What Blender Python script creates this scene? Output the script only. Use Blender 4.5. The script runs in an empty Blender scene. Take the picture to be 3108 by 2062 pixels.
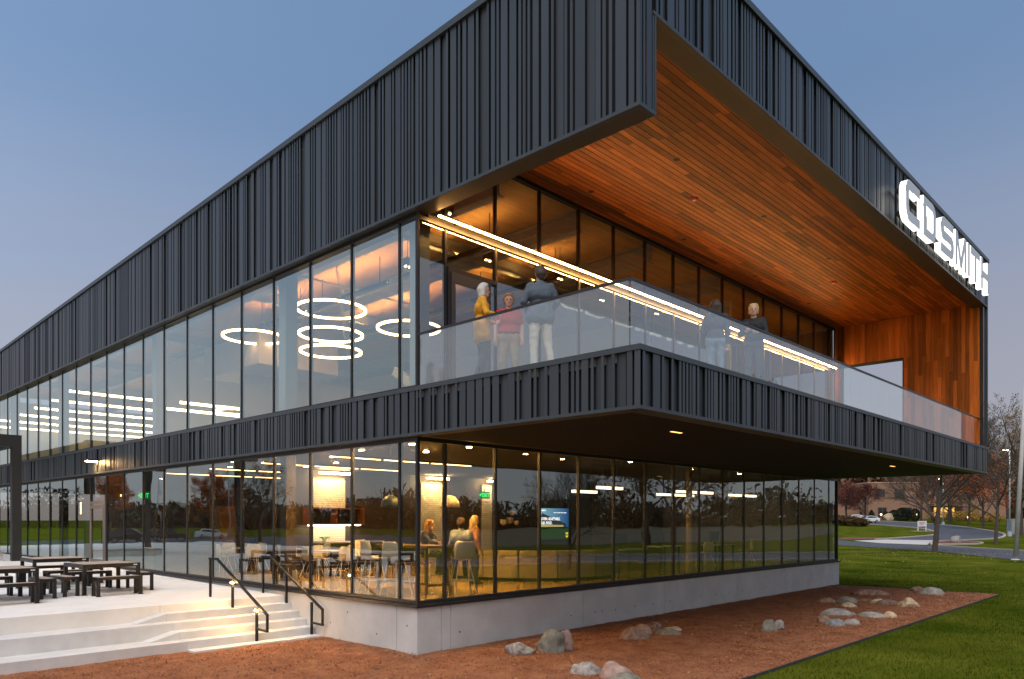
import bpy, bmesh, math, random
import numpy as np
from mathutils import Vector, Matrix
R = math.radians
rng = random.Random(7)
SC = bpy.context.scene
COL = SC.collection

# ------------------------------------------------------------------ camera
cam_d = bpy.data.cameras.new('camera')
cam = bpy.data.objects.new('camera', cam_d)
COL.objects.link(cam)
SC.camera = cam
cam_d.sensor_width = 36.0
cam_d.lens = 36.0 * 2285.0 / 3108.0
cam_d.shift_y = 545.0 / 3108.0
cam_d.clip_start = 0.1
cam_d.clip_end = 3000.0
CAM = Vector((-9.923, -12.117, 1.72))
cam.location = CAM
cam.rotation_euler = (R(90), 0, R(-46.45))
FWD = (0.7248, 0.6890)

# ------------------------------------------------------------------ world: dusk sky, glow of the set sun behind the camera
world = bpy.data.worlds.new('World')
SC.world = world
world.use_nodes = True
wt = world.node_tree
bg = wt.nodes['Background']
sky = wt.nodes.new('ShaderNodeTexSky')
sky.sky_type = 'NISHITA'
sky.sun_disc = False
SUN_EL, SUN_AZ = 8.0, 212.0          # degrees; azimuth of the direction TO the sun, counter-clockwise from +X
sky.sun_elevation = R(SUN_EL)
sky.sun_rotation = R(90.0 - SUN_AZ)
sky.ozone_density = 4.0
sky.dust_density = 0.6
tc = wt.nodes.new('ShaderNodeTexCoord')
sep = wt.nodes.new('ShaderNodeSeparateXYZ')
wt.links.new(tc.outputs['Generated'], sep.inputs[0])
ramp = wt.nodes.new('ShaderNodeValToRGB')
cr = ramp.color_ramp
cr.interpolation = 'EASE'
stops = [(0.0, (.43, .38, .395)), (.13, (.41, .375, .42)), (.21, (.37, .385, .465)), (.30, (.315, .375, .51)), (.50, (.193, .294, .475)), (1.0, (.11, .19, .38))]
cr.elements[0].position, cr.elements[0].color = stops[0][0], (*stops[0][1], 1)
cr.elements[1].position, cr.elements[1].color = stops[-1][0], (*stops[-1][1], 1)
for p, c in stops[1:-1]:
    e = cr.elements.new(p); e.color = (*c, 1)
wt.links.new(sep.outputs['Z'], ramp.inputs[0])
# soft streaks of thin cloud
map_ = wt.nodes.new('ShaderNodeMapping'); map_.inputs['Scale'].default_value = (1.2, 1.2, 6.0)
wt.links.new(tc.outputs['Generated'], map_.inputs['Vector'])
cl = wt.nodes.new('ShaderNodeTexNoise'); cl.inputs['Scale'].default_value = 1.6; cl.inputs['Detail'].default_value = 5
wt.links.new(map_.outputs[0], cl.inputs['Vector'])
clr = wt.nodes.new('ShaderNodeMapRange')
clr.inputs['From Min'].default_value = .35; clr.inputs['From Max'].default_value = .7
clr.inputs['To Min'].default_value = .985; clr.inputs['To Max'].default_value = 1.015
wt.links.new(cl.outputs['Fac'], clr.inputs['Value'])
mulc = wt.nodes.new('ShaderNodeVectorMath'); mulc.operation = 'SCALE'
wt.links.new(ramp.outputs[0], mulc.inputs[0]); wt.links.new(clr.outputs[0], mulc.inputs['Scale'])
scl = wt.nodes.new('ShaderNodeVectorMath'); scl.operation = 'SCALE'
scl.inputs['Scale'].default_value = 0.035
wt.links.new(sky.outputs[0], scl.inputs[0])
# the anti-solar half keeps the ramp's colours, the glow side is brighter
glow = wt.nodes.new('ShaderNodeVectorMath'); glow.operation = 'DOT_PRODUCT'
wt.links.new(tc.outputs['Generated'], glow.inputs[0])
glow.inputs[1].default_value = (math.cos(R(SUN_AZ)), math.sin(R(SUN_AZ)), 0)
gr = wt.nodes.new('ShaderNodeMapRange')
gr.inputs['From Min'].default_value = -1.0; gr.inputs['From Max'].default_value = -.2
gr.inputs['To Min'].default_value = .66; gr.inputs['To Max'].default_value = 1.45
wt.links.new(glow.outputs['Value'], gr.inputs['Value'])
# belt of Venus: pink band opposite the set sun
bv = wt.nodes.new('ShaderNodeMapRange'); bv.interpolation_type = 'SMOOTHSTEP'
bv.inputs['From Min'].default_value = -.55; bv.inputs['From Max'].default_value = -1.0; bv.inputs['To Max'].default_value = 1.0
wt.links.new(glow.outputs['Value'], bv.inputs['Value'])
be = wt.nodes.new('ShaderNodeMapRange'); be.interpolation_type = 'SMOOTHSTEP'
be.inputs['From Min'].default_value = .42; be.inputs['From Max'].default_value = .12; be.inputs['To Max'].default_value = 1.0
wt.links.new(sep.outputs['Z'], be.inputs['Value'])
bm_ = wt.nodes.new('ShaderNodeMath'); bm_.operation = 'MULTIPLY'; wt.links.new(bv.outputs[0], bm_.inputs[0]); wt.links.new(be.outputs[0], bm_.inputs[1])
pink = wt.nodes.new('ShaderNodeMix'); pink.data_type = 'RGBA'; wt.links.new(bm_.outputs[0], pink.inputs['Factor'])
wt.links.new(mulc.outputs[0], pink.inputs['A']); pink.inputs['B'].default_value = (.46, .40, .43, 1)
warm = wt.nodes.new('ShaderNodeMix'); warm.data_type = 'RGBA'
gw = wt.nodes.new('ShaderNodeMapRange'); gw.interpolation_type = 'SMOOTHSTEP'
gw.inputs['From Min'].default_value = -.35; gw.inputs['From Max'].default_value = .9; gw.inputs['To Max'].default_value = .8
wt.links.new(glow.outputs['Value'], gw.inputs['Value']); wt.links.new(gw.outputs[0], warm.inputs['Factor'])
wt.links.new(pink.outputs['Result'], warm.inputs['A']); warm.inputs['B'].default_value = (.50, .45, .41, 1)
mulg = wt.nodes.new('ShaderNodeVectorMath'); mulg.operation = 'SCALE'
wt.links.new(warm.outputs['Result'], mulg.inputs[0]); wt.links.new(gr.outputs[0], mulg.inputs['Scale'])
addc = wt.nodes.new('ShaderNodeVectorMath'); addc.operation = 'ADD'
wt.links.new(mulg.outputs[0], addc.inputs[0]); wt.links.new(scl.outputs[0], addc.inputs[1])
wt.links.new(addc.outputs[0], bg.inputs['Color'])
bg.inputs['Strength'].default_value = 0.95

# ------------------------------------------------------------------ sun: very soft afterglow
sun_d = bpy.data.lights.new('sun', 'SUN')
sun_d.energy = 2.8
sun_d.angle = R(50)
sun_d.color = (1.0, .97, .94)
sun = bpy.data.objects.new('sun', sun_d)
COL.objects.link(sun)
sd = Vector((math.cos(R(SUN_AZ)) * math.cos(R(58)), math.sin(R(SUN_AZ)) * math.cos(R(58)), math.sin(R(58))))
sun.rotation_euler = sd.to_track_quat('Z', 'Y').to_euler()

SC.view_settings.view_transform = 'Standard'
SC.view_settings.look = 'None'
SC.view_settings.exposure = 0.0
SC.view_settings.gamma = 1.0
SC.render.engine = 'CYCLES'
SC.cycles.use_denoising = True
SC.cycles.max_bounces = 8
SC.cycles.diffuse_bounces = 4
SC.cycles.glossy_bounces = 4
SC.cycles.transparent_max_bounces = 20
SC.cycles.sample_clamp_indirect = 6.0
SC.cycles.caustics_reflective = False
SC.cycles.caustics_refractive = False
# ------------------------------------------------------------------ materials
MATS = {}
def _pos(nt, scale=None, obj=False):
    if obj:
        n = nt.nodes.new('ShaderNodeTexCoord'); out = n.outputs['Object']
    else:
        n = nt.nodes.new('ShaderNodeNewGeometry'); out = n.outputs['Position']
    if scale:
        m = nt.nodes.new('ShaderNodeMapping'); m.inputs['Scale'].default_value = scale
        nt.links.new(out, m.inputs['Vector']); out = m.outputs[0]
    return out
def mat(name, col, rough=.5, metal=0., var=0., vscale=3., stretch=None, detail=6, rnd=0., bump=0., bscale=30., bstretch=None, col2=None, spec=.5, emit=None, estr=0., coat=0., obj=False, thr=(.3, .7)):
    if name in MATS: return MATS[name]
    m = bpy.data.materials.new(name); m.use_nodes = True; MATS[name] = m
    nt = m.node_tree; b = nt.nodes['Principled BSDF']
    b.inputs['Base Color'].default_value = (*col, 1)
    b.inputs['Roughness'].default_value = rough
    b.inputs['Metallic'].default_value = metal
    b.inputs['Specular IOR Level'].default_value = spec
    b.inputs['Coat Weight'].default_value = coat
    if emit:
        b.inputs['Emission Color'].default_value = (*emit, 1); b.inputs['Emission Strength'].default_value = estr
    src = None
    if var or col2:
        n = nt.nodes.new('ShaderNodeTexNoise'); n.inputs['Scale'].default_value = vscale; n.inputs['Detail'].default_value = detail
        n.inputs['Roughness'].default_value = .62
        nt.links.new(_pos(nt, stretch, obj), n.inputs['Vector'])
        mr = nt.nodes.new('ShaderNodeMapRange'); mr.inputs['From Min'].default_value = thr[0]; mr.inputs['From Max'].default_value = thr[1]
        nt.links.new(n.outputs['Fac'], mr.inputs['Value'])
        mx = nt.nodes.new('ShaderNodeMix'); mx.data_type = 'RGBA'
        nt.links.new(mr.outputs[0], mx.inputs['Factor'])
        mx.inputs['A'].default_value = (*[c * (1 - var) for c in col], 1)
        mx.inputs['B'].default_value = (*(col2 or [min(1, c * (1 + var)) for c in col]), 1)
        src = mx.outputs['Result']
    if rnd:
        oi = nt.nodes.new('ShaderNodeObjectInfo')
        mr = nt.nodes.new('ShaderNodeMapRange'); mr.inputs['To Min'].default_value = 1 - rnd; mr.inputs['To Max'].default_value = 1 + rnd
        nt.links.new(oi.outputs['Random'], mr.inputs['Value'])
        v = nt.nodes.new('ShaderNodeVectorMath'); v.operation = 'SCALE'
        if src: nt.links.new(src, v.inputs[0])
        else: v.inputs[0].default_value = col
        nt.links.new(mr.outputs[0], v.inputs['Scale']); src = v.outputs[0]
    if src: nt.links.new(src, b.inputs['Base Color'])
    if bump:
        n = nt.nodes.new('ShaderNodeTexNoise'); n.inputs['Scale'].default_value = bscale; n.inputs['Detail'].default_value = 5
        nt.links.new(_pos(nt, bstretch or stretch, obj), n.inputs['Vector'])
        bp = nt.nodes.new('ShaderNodeBump'); bp.inputs['Strength'].default_value = min(1, bump); bp.inputs['Distance'].default_value = .02 * bump
        nt.links.new(n.outputs['Fac'], bp.inputs['Height']); nt.links.new(bp.outputs[0], b.inputs['Normal'])
    return m
def emitter(name, col, strength):
    if name in MATS: return MATS[name]
    m = bpy.data.materials.new(name); m.use_nodes = True; MATS[name] = m
    nt = m.node_tree; nt.nodes.clear()
    e = nt.nodes.new('ShaderNodeEmission'); e.inputs[0].default_value = (*col, 1); e.inputs[1].default_value = strength
    o = nt.nodes.new('ShaderNodeOutputMaterial'); nt.links.new(e.outputs[0], o.inputs[0])
    return m
def glass(name, tint, refl_tint, base, edge, rough=0.0, wav=0.0):
    """coated window glass: the front face mirrors (more at a grazing angle), the rest passes tinted; the exit face passes all"""
    m = bpy.data.materials.new(name); m.use_nodes = True; MATS[name] = m
    nt = m.node_tree; nt.nodes.clear(); L = nt.links.new
    tr = nt.nodes.new('ShaderNodeBsdfTransparent'); tr.inputs[0].default_value = (*tint, 1)
    t2 = nt.nodes.new('ShaderNodeBsdfTransparent')
    gl = nt.nodes.new('ShaderNodeBsdfGlossy'); gl.inputs['Color'].default_value = (*refl_tint, 1); gl.inputs['Roughness'].default_value = rough
    lw = nt.nodes.new('ShaderNodeLayerWeight'); lw.inputs[0].default_value = .5
    pw = nt.nodes.new('ShaderNodeMath'); pw.operation = 'POWER'; pw.inputs[1].default_value = 3.0
    L(lw.outputs['Facing'], pw.inputs[0])
    mr = nt.nodes.new('ShaderNodeMapRange'); mr.inputs['To Min'].default_value = base; mr.inputs['To Max'].default_value = edge
    L(pw.outputs[0], mr.inputs['Value'])
    if wav:
        n = nt.nodes.new('ShaderNodeTexNoise'); n.inputs['Scale'].default_value = .9; n.inputs['Detail'].default_value = 1
        L(_pos(nt), n.inputs['Vector'])
        bp = nt.nodes.new('ShaderNodeBump'); bp.inputs['Strength'].default_value = 1; bp.inputs['Distance'].default_value = wav
        L(n.outputs['Fac'], bp.inputs['Height']); L(bp.outputs[0], gl.inputs['Normal'])
    mx = nt.nodes.new('ShaderNodeMixShader'); L(mr.outputs[0], mx.inputs[0]); L(tr.outputs[0], mx.inputs[1]); L(gl.outputs[0], mx.inputs[2])
    ge = nt.nodes.new('ShaderNodeNewGeometry')
    mb = nt.nodes.new('ShaderNodeMixShader'); L(ge.outputs['Backfacing'], mb.inputs[0]); L(mx.outputs[0], mb.inputs[1]); L(t2.outputs[0], mb.inputs[2])
    o = nt.nodes.new('ShaderNodeOutputMaterial'); L(mb.outputs[0], o.inputs[0])
    return m

CLAD = mat('charcoal metal cladding', (.041, .050, .060), .40, .2, var=.10, vscale=1.2, stretch=(1, 1, .25), rnd=.16, spec=.5)
CLADBACK = mat('black reveal', (.006, .007, .010), .8)
TRIM = mat('charcoal metal trim', (.052, .061, .069), .45, .3, var=.08, vscale=1.5)
FRAME = mat('dark bronze anodised frame', (.030, .027, .027), .4, .5, var=.05)
SOFMET = mat('bronze metal soffit', (.055, .042, .030), .45, .3, var=.1, vscale=.8)
BLACK = mat('black steel', (.010, .010, .011), .42, .3)
CONC = mat('cast concrete', (.47, .465, .46), .8, var=.16, vscale=1.1, bump=.25, bscale=12, thr=(.25, .75))
CONC2 = mat('pale broom concrete', (.68, .66, .63), .85, var=.07, vscale=1.7, bump=.2, bscale=60)
STEPC = mat('pale step concrete', (.56, .555, .545), .85, var=.15, vscale=2.2, bump=.3, bscale=40, thr=(.2, .8))
WOODC = mat('oiled cedar board', (.29, .070, .008), .45, var=.32, vscale=7, stretch=(.15, 1.6, 1), rnd=.5, bump=.12, bscale=30, bstretch=(.08, 1.5, 1), spec=.22)
WOODV = mat('oiled cedar wall board', (.31, .085, .012), .45, var=.30, vscale=7, stretch=(1, 1.6, .12), rnd=.5, bump=.12, bscale=30, bstretch=(1, 1.5, .08), spec=.22)
SLATD = mat('dark slat', (.009, .006, .004), .7)
WHITEP = mat('white painted panel', (.62, .60, .57), .6, var=.04)
G_UP = glass('upper window glass', (.90, .95, .92), (.82, 1.0, .99), .26, .90, wav=.0012)
G_LOW = glass('ground floor window glass', (.74, .74, .70), (.80, .97, 1.0), .17, .80, wav=.003)
G_BACK = glass('balcony window glass', (.50, .53, .50), (.9, .93, .95), .16, .7, wav=.001)
def milky(m, amount, col):
    """frosted interlayer: a share of the pane scatters light"""
    nt = m.node_tree; L = nt.links.new; out = nt.nodes['Material Output']; src = out.inputs[0].links[0].from_socket
    d = nt.nodes.new('ShaderNodeBsdfDiffuse'); d.inputs[0].default_value = (*col, 1); t = nt.nodes.new('ShaderNodeBsdfTranslucent'); t.inputs[0].default_value = (*col, 1)
    a = nt.nodes.new('ShaderNodeMixShader'); L(d.outputs[0], a.inputs[1]); L(t.outputs[0], a.inputs[2])
    x = nt.nodes.new('ShaderNodeMixShader'); x.inputs[0].default_value = amount; L(src, x.inputs[1]); L(a.outputs[0], x.inputs[2]); L(x.outputs[0], out.inputs[0])
G_GUARD = glass('guard glass', (.90, .95, .95), (.92, 1.0, 1.0), .19, .78, wav=.0006)
milky(G_GUARD, .055, (.78, .88, .90))
GEDGE = mat('glass edge', (.20, .35, .33), .2)
E_WARM = emitter('warm linear lamp', (1.0, .60, .22), 10)
E_LED = emitter('balcony strip lamp', (1.0, .50, .14), 150)
E_RING = emitter('ring lamp', (1.0, .62, .27), 14)
E_BAR = emitter('bar lamp', (1.0, .74, .42), 9)
E_SPOT = emitter('spot lamp', (1.0, .66, .30), 40)
E_GREEN = emitter('exit sign green', (.01, 1.0, .08), 2.0)
E_SIGN = emitter('channel letter side', (1.0, .95, .86), 1.9)

# ------------------------------------------------------------------ mesh helpers
def props(o, label=None, cat=None, group=None, kind=None):
    if label: o['label'] = label
    if cat: o['category'] = cat
    if group: o['group'] = group
    if kind: o['kind'] = kind
    return o
def link(o, parent=None):
    COL.objects.link(o)
    if parent is not None: o.parent = parent
    return o
def empty(name, loc=(0, 0, 0), rz=0., label=None, cat=None, group=None):
    o = bpy.data.objects.new(name, None); o.empty_display_size = .1
    o.location = loc; o.rotation_euler = (0, 0, rz); link(o)
    return props(o, label, cat, group)
def meshobj(name, verts, faces, m, parent=None, smooth=False, mats=None, fmi=None):
    me = bpy.data.meshes.new(name); me.from_pydata([tuple(v) for v in verts], [], [tuple(f) for f in faces])
    for mm in (mats or [m]): me.materials.append(mm)
    if fmi is not None: me.polygons.foreach_set('material_index', np.asarray(fmi, dtype=np.int32))
    if smooth: me.polygons.foreach_set('use_smooth', [True] * len(me.polygons))
    me.update()
    return link(bpy.data.objects.new(name, me), parent)
_BF = [(0, 3, 2, 1), (4, 5, 6, 7), (0, 1, 5, 4), (1, 2, 6, 5), (2, 3, 7, 6), (3, 0, 4, 7)]
def _bv(lo, hi):
    x0, y0, z0 = lo; x1, y1, z1 = hi
    return [(x0, y0, z0), (x1, y0, z0), (x1, y1, z0), (x0, y1, z0), (x0, y0, z1), (x1, y0, z1), (x1, y1, z1), (x0, y1, z1)]
_CUBES = {}
def ubox(name, lo, hi, m, parent=None):
    """leaf box: shared unit cube, scaled"""
    me = _CUBES.get(m.name)
    if me is None:
        me = bpy.data.meshes.new('box_piece'); me.from_pydata(_bv((-.5,) * 3, (.5,) * 3), [], _BF); me.materials.append(m); _CUBES[m.name] = me
    o = bpy.data.objects.new(name, me)
    o.location = [(a + b) / 2 for a, b in zip(lo, hi)]; o.scale = [max(1e-4, b - a) for a, b in zip(lo, hi)]
    return link(o, parent)
class MB:
    """collects solids into one mesh"""
    def __init__(s): s.v = []; s.f = []; s.mi = []
    def add(s, v, f, mi=0):
        n = len(s.v); s.v += [tuple(p) for p in v]; s.f += [tuple(n + i for i in q) for q in f]; s.mi += [mi] * len(f); return s
    def box(s, lo, hi, mi=0): return s.add(_bv(lo, hi), _BF, mi)
    def obox(s, c, size, rz=0., mi=0):
        ca, sa = math.cos(rz), math.sin(rz); h = [d / 2 for d in size]
        v = [(c[0] + x * ca - y * sa, c[1] + x * sa + y * ca, c[2] + z) for x, y, z in _bv([-q for q in h], h)]
        return s.add(v, _BF, mi)
    def bar(s, a, b, w, h=None, mi=0, n=4, w2=None, rot=None):
        """prism from a to b: square (n=4) or round"""
        a = Vector(a); b = Vector(b); d = (b - a)
        if d.length < 1e-6: return s
        d.normalize(); up = Vector((0, 0, 1)) if abs(d.z) < .95 else Vector((1, 0, 0))
        if rot is not None: up = Vector(rot)
        r = d.cross(up).normalized(); u = r.cross(d).normalized()
        h = h or w; w2 = w2 or w; v = []
        for p, ww, hh in ((a, w, h), (b, w2, h * w2 / w)):
            for k in range(n):
                if n == 4: cx, cy = ((-.5, -.5), (.5, -.5), (.5, .5), (-.5, .5))[k]
                else: cx, cy = .5 * math.cos(2 * math.pi * k / n), .5 * math.sin(2 * math.pi * k / n)
                v.append(p + r * cx * ww + u * cy * hh)
        f = [(k, (k + 1) % n, n + (k + 1) % n, n + k) for k in range(n)] + [tuple(range(n))[::-1], tuple(range(n, 2 * n))]
        return s.add(v, f, mi)
    def poly(s, pts, z0, z1, mi=0):
        n = len(pts); v = [(x, y, z0) for x, y in pts] + [(x, y, z1) for x, y in pts]
        f = [(k, (k + 1) % n, n + (k + 1) % n, n + k) for k in range(n)] + [tuple(range(n))[::-1], tuple(range(n, 2 * n))]
        return s.add(v, f, mi)
    def lathe(s, c, prof, n=16, mi=0):
        v = []; f = []
        for r, z in prof:
            for k in range(n): v.append((c[0] + r * math.cos(2 * math.pi * k / n), c[1] + r * math.sin(2 * math.pi * k / n), c[2] + z))
        for i in range(len(prof) - 1):
            for k in range(n): f.append((i * n + k, i * n + (k + 1) % n, (i + 1) * n + (k + 1) % n, (i + 1) * n + k))
        f.append(tuple(range(n))[::-1]); f.append(tuple(range((len(prof) - 1) * n, len(prof) * n)))
        return s.add(v, f, mi)
    def build(s, name, m, parent=None, smooth=False, bevel=0.):
        ms = m if isinstance(m, (list, tuple)) else [m]
        o = meshobj(name, s.v, s.f, ms[0], parent, smooth, ms, s.mi)
        if bevel:
            bm = bmesh.new(); bm.from_mesh(o.data)
            bmesh.ops.bevel(bm, geom=bm.edges[:] + bm.verts[:], offset=bevel, segments=2, affect='EDGES', profile=.6)
            bm.to_mesh(o.data); bm.free()
        return o
def mbox(name, lo, hi, m, parent=None, bevel=0.): return MB().box(lo, hi).build(name, m, parent, bevel=bevel)
def copy_tree(o, parent=None):
    c = o.copy(); COL.objects.link(c)
    if parent is not None: c.parent = parent
    for ch in list(o.children): copy_tree(ch, c)
    return c
def place(proto, used, loc, rz, label, group=None, cat=None):
    o = proto if not used else copy_tree(proto)
    o.location = loc; o.rotation_euler = (0, 0, rz); o['label'] = label
    if group: o['group'] = group
    if cat: o['category'] = cat
    return o
def smooth01(a, b, x):
    t = min(1, max(0, (x - a) / (b - a))); return t * t * (3 - 2 * t)
def gz(x, y):
    t = (x - CAM.x) * FWD[0] + (y - CAM.y) * FWD[1]
    r = (x - CAM.x) * FWD[1] - (y - CAM.y) * FWD[0]
    return -1.10 + 3.0 * smooth01(68, 205, t) * smooth01(-60, 20, r)
# ------------------------------------------------------------------ the office building
XL, YR, XE, YE = -.22, -5.59, 22.87, 46.0
B = empty('office_building', (0, 0, 0), 0, 'charcoal ribbed two storey office with cedar lined balcony and tall windows', 'building')
def prism_yz(x0, x1, pts):
    n = len(pts); v = [(x0, y, z) for y, z in pts] + [(x1, y, z) for y, z in pts]
    f = [tuple(range(n)), tuple(range(n, 2 * n))[::-1]] + [(k, n + k, n + (k + 1) % n, (k + 1) % n) for k in range(n)]
    return v, f
zb = lambda y: 8.07 - .0045 * (y - YR)
zt = lambda y: 11.45 - .0325 * (y - YR)
# roof deck
mbox('roof', (.236, -5.08, 9.86), (XE - .02, YE, 9.99), mat('roof membrane', (.10, .10, .11), .9), B)
# fascias
f_ul = meshobj('fascia', *prism_yz(XL + .19, .235, [(YR + .19, zb(YR) + .01), (YE, zb(YE) + .01), (YE, zt(YE) - .05), (YR + .19, zt(YR) - .05)]), CLADBACK, B)
f_ur = mbox('fascia', (.236, YR + .19, 9.70), (XE - .03, -5.14, 11.40), CLADBACK, B)
f_ll = mbox('fascia', (XL + .16, YR + .16, 3.45), (-.035, YE, 4.33), CLADBACK, B)
f_lr = mbox('fascia', (-.034, YR + .17, 3.45), (XE - .03, -5.30, 4.33), CLADBACK, B)
# trims
def trim_y(y0, y1, za, zb_, x0, x1, par, name='trim', m=TRIM):   # follows a sloping line along Y
    return meshobj(name, *prism_yz(x0, x1, [(y0, za(y0)), (y1, za(y1)), (y1, zb_(y1)), (y0, zb_(y0))]), m, par)
# sloped roof coping in lengths with joints
ys = [YR - .04, -1.6, 4.6, 10.8, 17.0, 23.2, 29.4, 36.0, YE]
for a, b in zip(ys[:-1], ys[1:]):
    trim_y(a, b - .006, lambda y: zt(y) - .13, zt, XL - .045, .3, f_ul, 'coping')
xs = [.304, 4.4, 8.6, 12.8, 17.0, XE + .03]
for a, b in zip(xs[:-1], xs[1:]):
    mbox('coping', (a, YR - .045, 11.32), (b - .006, -5.05, 11.45), TRIM, f_ur)
trim_y(YR - .005, YE, zb, lambda y: zb(y) + .06, XL - .006, XL + .09, f_ul)
mbox('trim', (XL + .091, YR - .006, zb(YR)), (.24, YR + .07, zb(YR) + .06), TRIM, f_ul)
mbox('trim', (.16, YR - .006, 9.65), (XE, YR + .09, 9.705), TRIM, f_ur)
mbox('trim', (.205, YR - .004, zb(YR) + .062), (.24, YR + .06, 9.645), TRIM, f_ul)
mbox('trim', (XE - .03, YR - .002, 4.50), (XE + .012, YR + .12, 11.31), TRIM, f_ur)
mbox('trim', (XE - .012, YR - .002, 3.49), (XE + .012, YR + .12, 4.32), TRIM, f_lr)
mbox('trim', (XL - .008, YR, 4.325), (-.04, YE, 4.41), TRIM, f_ll)
mbox('trim', (XL - .006, YR - .005, 3.42), (XL + .12, YE, 3.475), TRIM, f_ll)
mbox('trim', (XL - .01, YR - .012, 4.326), (XE + .03, YR + .26, 4.412), TRIM, f_lr)
mbox('trim', (XL - .008, YR - .008, 3.418), (XE + .02, YR + .12, 3.474), TRIM, f_lr)
# bronze undersides
trim_y(YR + .005, YE, lambda y: zb(y) + .004, lambda y: zb(y) + .02, XL + .092, .232, f_ul, 'soffit_panel', SOFMET)
mbox('soffit_panel', (.244, YR + .092, 9.655), (XE - .2, -5.13, 9.69), SOFMET, f_ur)
mbox('soffit_panel', (-.03, YR + .122, 3.425), (XE - .04, YR + .36, 3.445), SOFMET, f_lr)
mbox('soffit_panel', (XL + .122, YR + .362, 3.425), (.12, -.03, 3.445), SOFMET, f_ll)
# the balcony deck and upper floor
DECK = mat('balcony deck', (.30, .29, .28), .7, var=.08)
mbox('deck', (XL + .1, YR + .27, 4.20), (XE - .35, -.05, 4.385), DECK, B)
mbox('floor_slab', (.05, .06, 3.72), (XE - .1, YE, 4.36), mat('upper carpet', (.22, .21, .20), .9), B)

def clad_run(s0, s1, seed):
    """widths of the ribbed cladding: narrow fins, flat panels, set-back panels"""
    r = random.Random(seed); s = s0; out = []; last = ''
    while s < s1 - .05:
        k = r.choices(('fin', 'wide', 'back'), (.50, .32, .18))[0]
        if k == 'back' and last == 'back': k = 'fin'
        w = {'fin': .052 + r.random() * .012, 'wide': r.choice((.10, .135, .165, .20)), 'back': r.choice((.10, .13, .17))}[k]
        d = {'fin': .075, 'wide': .068, 'back': .018}[k]
        w = min(w, s1 - s)
        out.append((s, s + w, d)); s += w + (.004 if k == 'back' else r.choice((.044, .05, .062))); last = k
    return out
def clad(par, boxes, limit_n):
    """the nearest panels one by one, the rest joined"""
    for lo, hi in boxes[:limit_n]: ubox('cladding_panel', lo, hi, CLAD, par)
    if boxes[limit_n:]:
        mb = MB()
        for lo, hi in boxes[limit_n:]: mb.box(lo, hi)
        props(mb.build('cladding_panels', CLAD, par), kind='stuff')
XB, YB = XL + .075, YR + .075   # seat of the set-back panels; the black core lies deeper
clad(f_ul, [((XB - d, a, zb((a + b) / 2) + .061), (XB - d + .014, b, zt(b) - .09)) for a, b, d in clad_run(YR + .0, YE, 3)], 95)
clad(f_ll, [((XB - d, a, 3.476), (XB - d + .014, b, 4.324)) for a, b, d in clad_run(YR + .0, YE, 5)], 62)
clad(f_ur, [((a, YB - d, 9.706), (b, YB - d + .014, 11.33)) for a, b, d in clad_run(.25, XE - .035, 9)], 82)
clad(f_lr, [((a, YB - d, 3.476), (b, YB - d + .014, 4.324)) for a, b, d in clad_run(XB + .02, XE - .02, 11)], 60)
for a, b in ((XL + .03, XL + .068), (XL + .12, XL + .165), (XL + .215, XL + .345), (.155, .2)):   # end return of the long fascia
    ubox('cladding_panel', (a, YB - .068, zb(YR) + .061), (b, YB - .054, 9.64 if b > .14 else 11.33), CLAD, f_ul)

# ------------------------------------------------------------------ cedar soffit: boards along X
soff = mbox('soffit', (.236, -5.135, 9.815), (XE - .2, .0, 9.855), CLADBACK, B)
boards = []; r = random.Random(21)
for k in range(34):
    y1 = -5.12 + k * .15; x = .25 - (0 if k % 2 else r.random() * .5)
    while x < XE - .3:
        L = r.uniform(1.5, 4.2); x1 = min(x + L, XE - .28)
        if XE - .28 - x1 < .6: x1 = XE - .28
        boards.append((max(x, .25), x1, y1)); x = x1 + .002
boards.sort(key=lambda b: b[0] - b[2] * .4)
for x0, x1, y1 in boards[:285]: ubox('soffit_board', (x0, y1, 9.792), (x1 - .003, y1 + .136, 9.814), WOODC, soff)
mb = MB()
for x0, x1, y1 in boards[285:]: mb.box((x0, y1, 9.792), (x1 - .003, y1 + .136, 9.814))
props(mb.build('soffit_boards', WOODC, soff), kind='stuff')
HOLE = mat('downlight well', (.004, .004, .004), .6)
for x in (4.87, 9.25, 13.75, 18.18):
    for y in (-3.15, -.745):
        MB().lathe((x, y, 9.786), [(.06, 0), (.075, .002), (.075, .02), (.05, .03)], 14).build('downlight', HOLE, soff)

# ------------------------------------------------------------------ cedar end wall with a window opening
wall = MB()
wall.box((XE - .26, -2.72, 8.12), (XE - .02, -.33, 9.8)).box((XE - .26, YR + .13, 4.386), (XE - .02, -2.72, 9.8)).box((XE - .26, -.33, 4.386), (XE - .02, .0, 9.8))
ew = wall.build('end_wall', CLADBACK, B)
r = random.Random(5); y = -5.45
while y < -.12:
    w = .135; y1 = min(y + w, -.06); lo = 4.39 if not (-2.80 < y and y1 < -.28) else 8.13
    z = lo
    while z < 9.78:
        z1 = min(9.785, z + r.uniform(1.2, 3.8))
        if 9.785 - z1 < .5: z1 = 9.785
        ubox('wall_board', (XE - .285, y, z + .002), (XE - .258, y1 - .005, z1), WOODV, ew); z = z1
    y = y1
fo = MB().box((XE - .30, -2.76, 4.39), (XE - .0, -2.715, 8.16)).box((XE - .30, -.335, 4.39), (XE - .0, -.29, 8.16)).box((XE - .30, -2.714, 8.09), (XE - .0, -.336, 8.16))
fo.build('opening_frame', FRAME, ew)
mbox('edge_post', (XE - .30, YR + .10, 4.42), (XE - .2, YR + .2, 9.65), FRAME, ew)
ubox('wall', (XE - .2, .1, 0), (XE - .05, YE, 9.8), mat('grey interior wall', (.30, .29, .28), .8), B)

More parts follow.
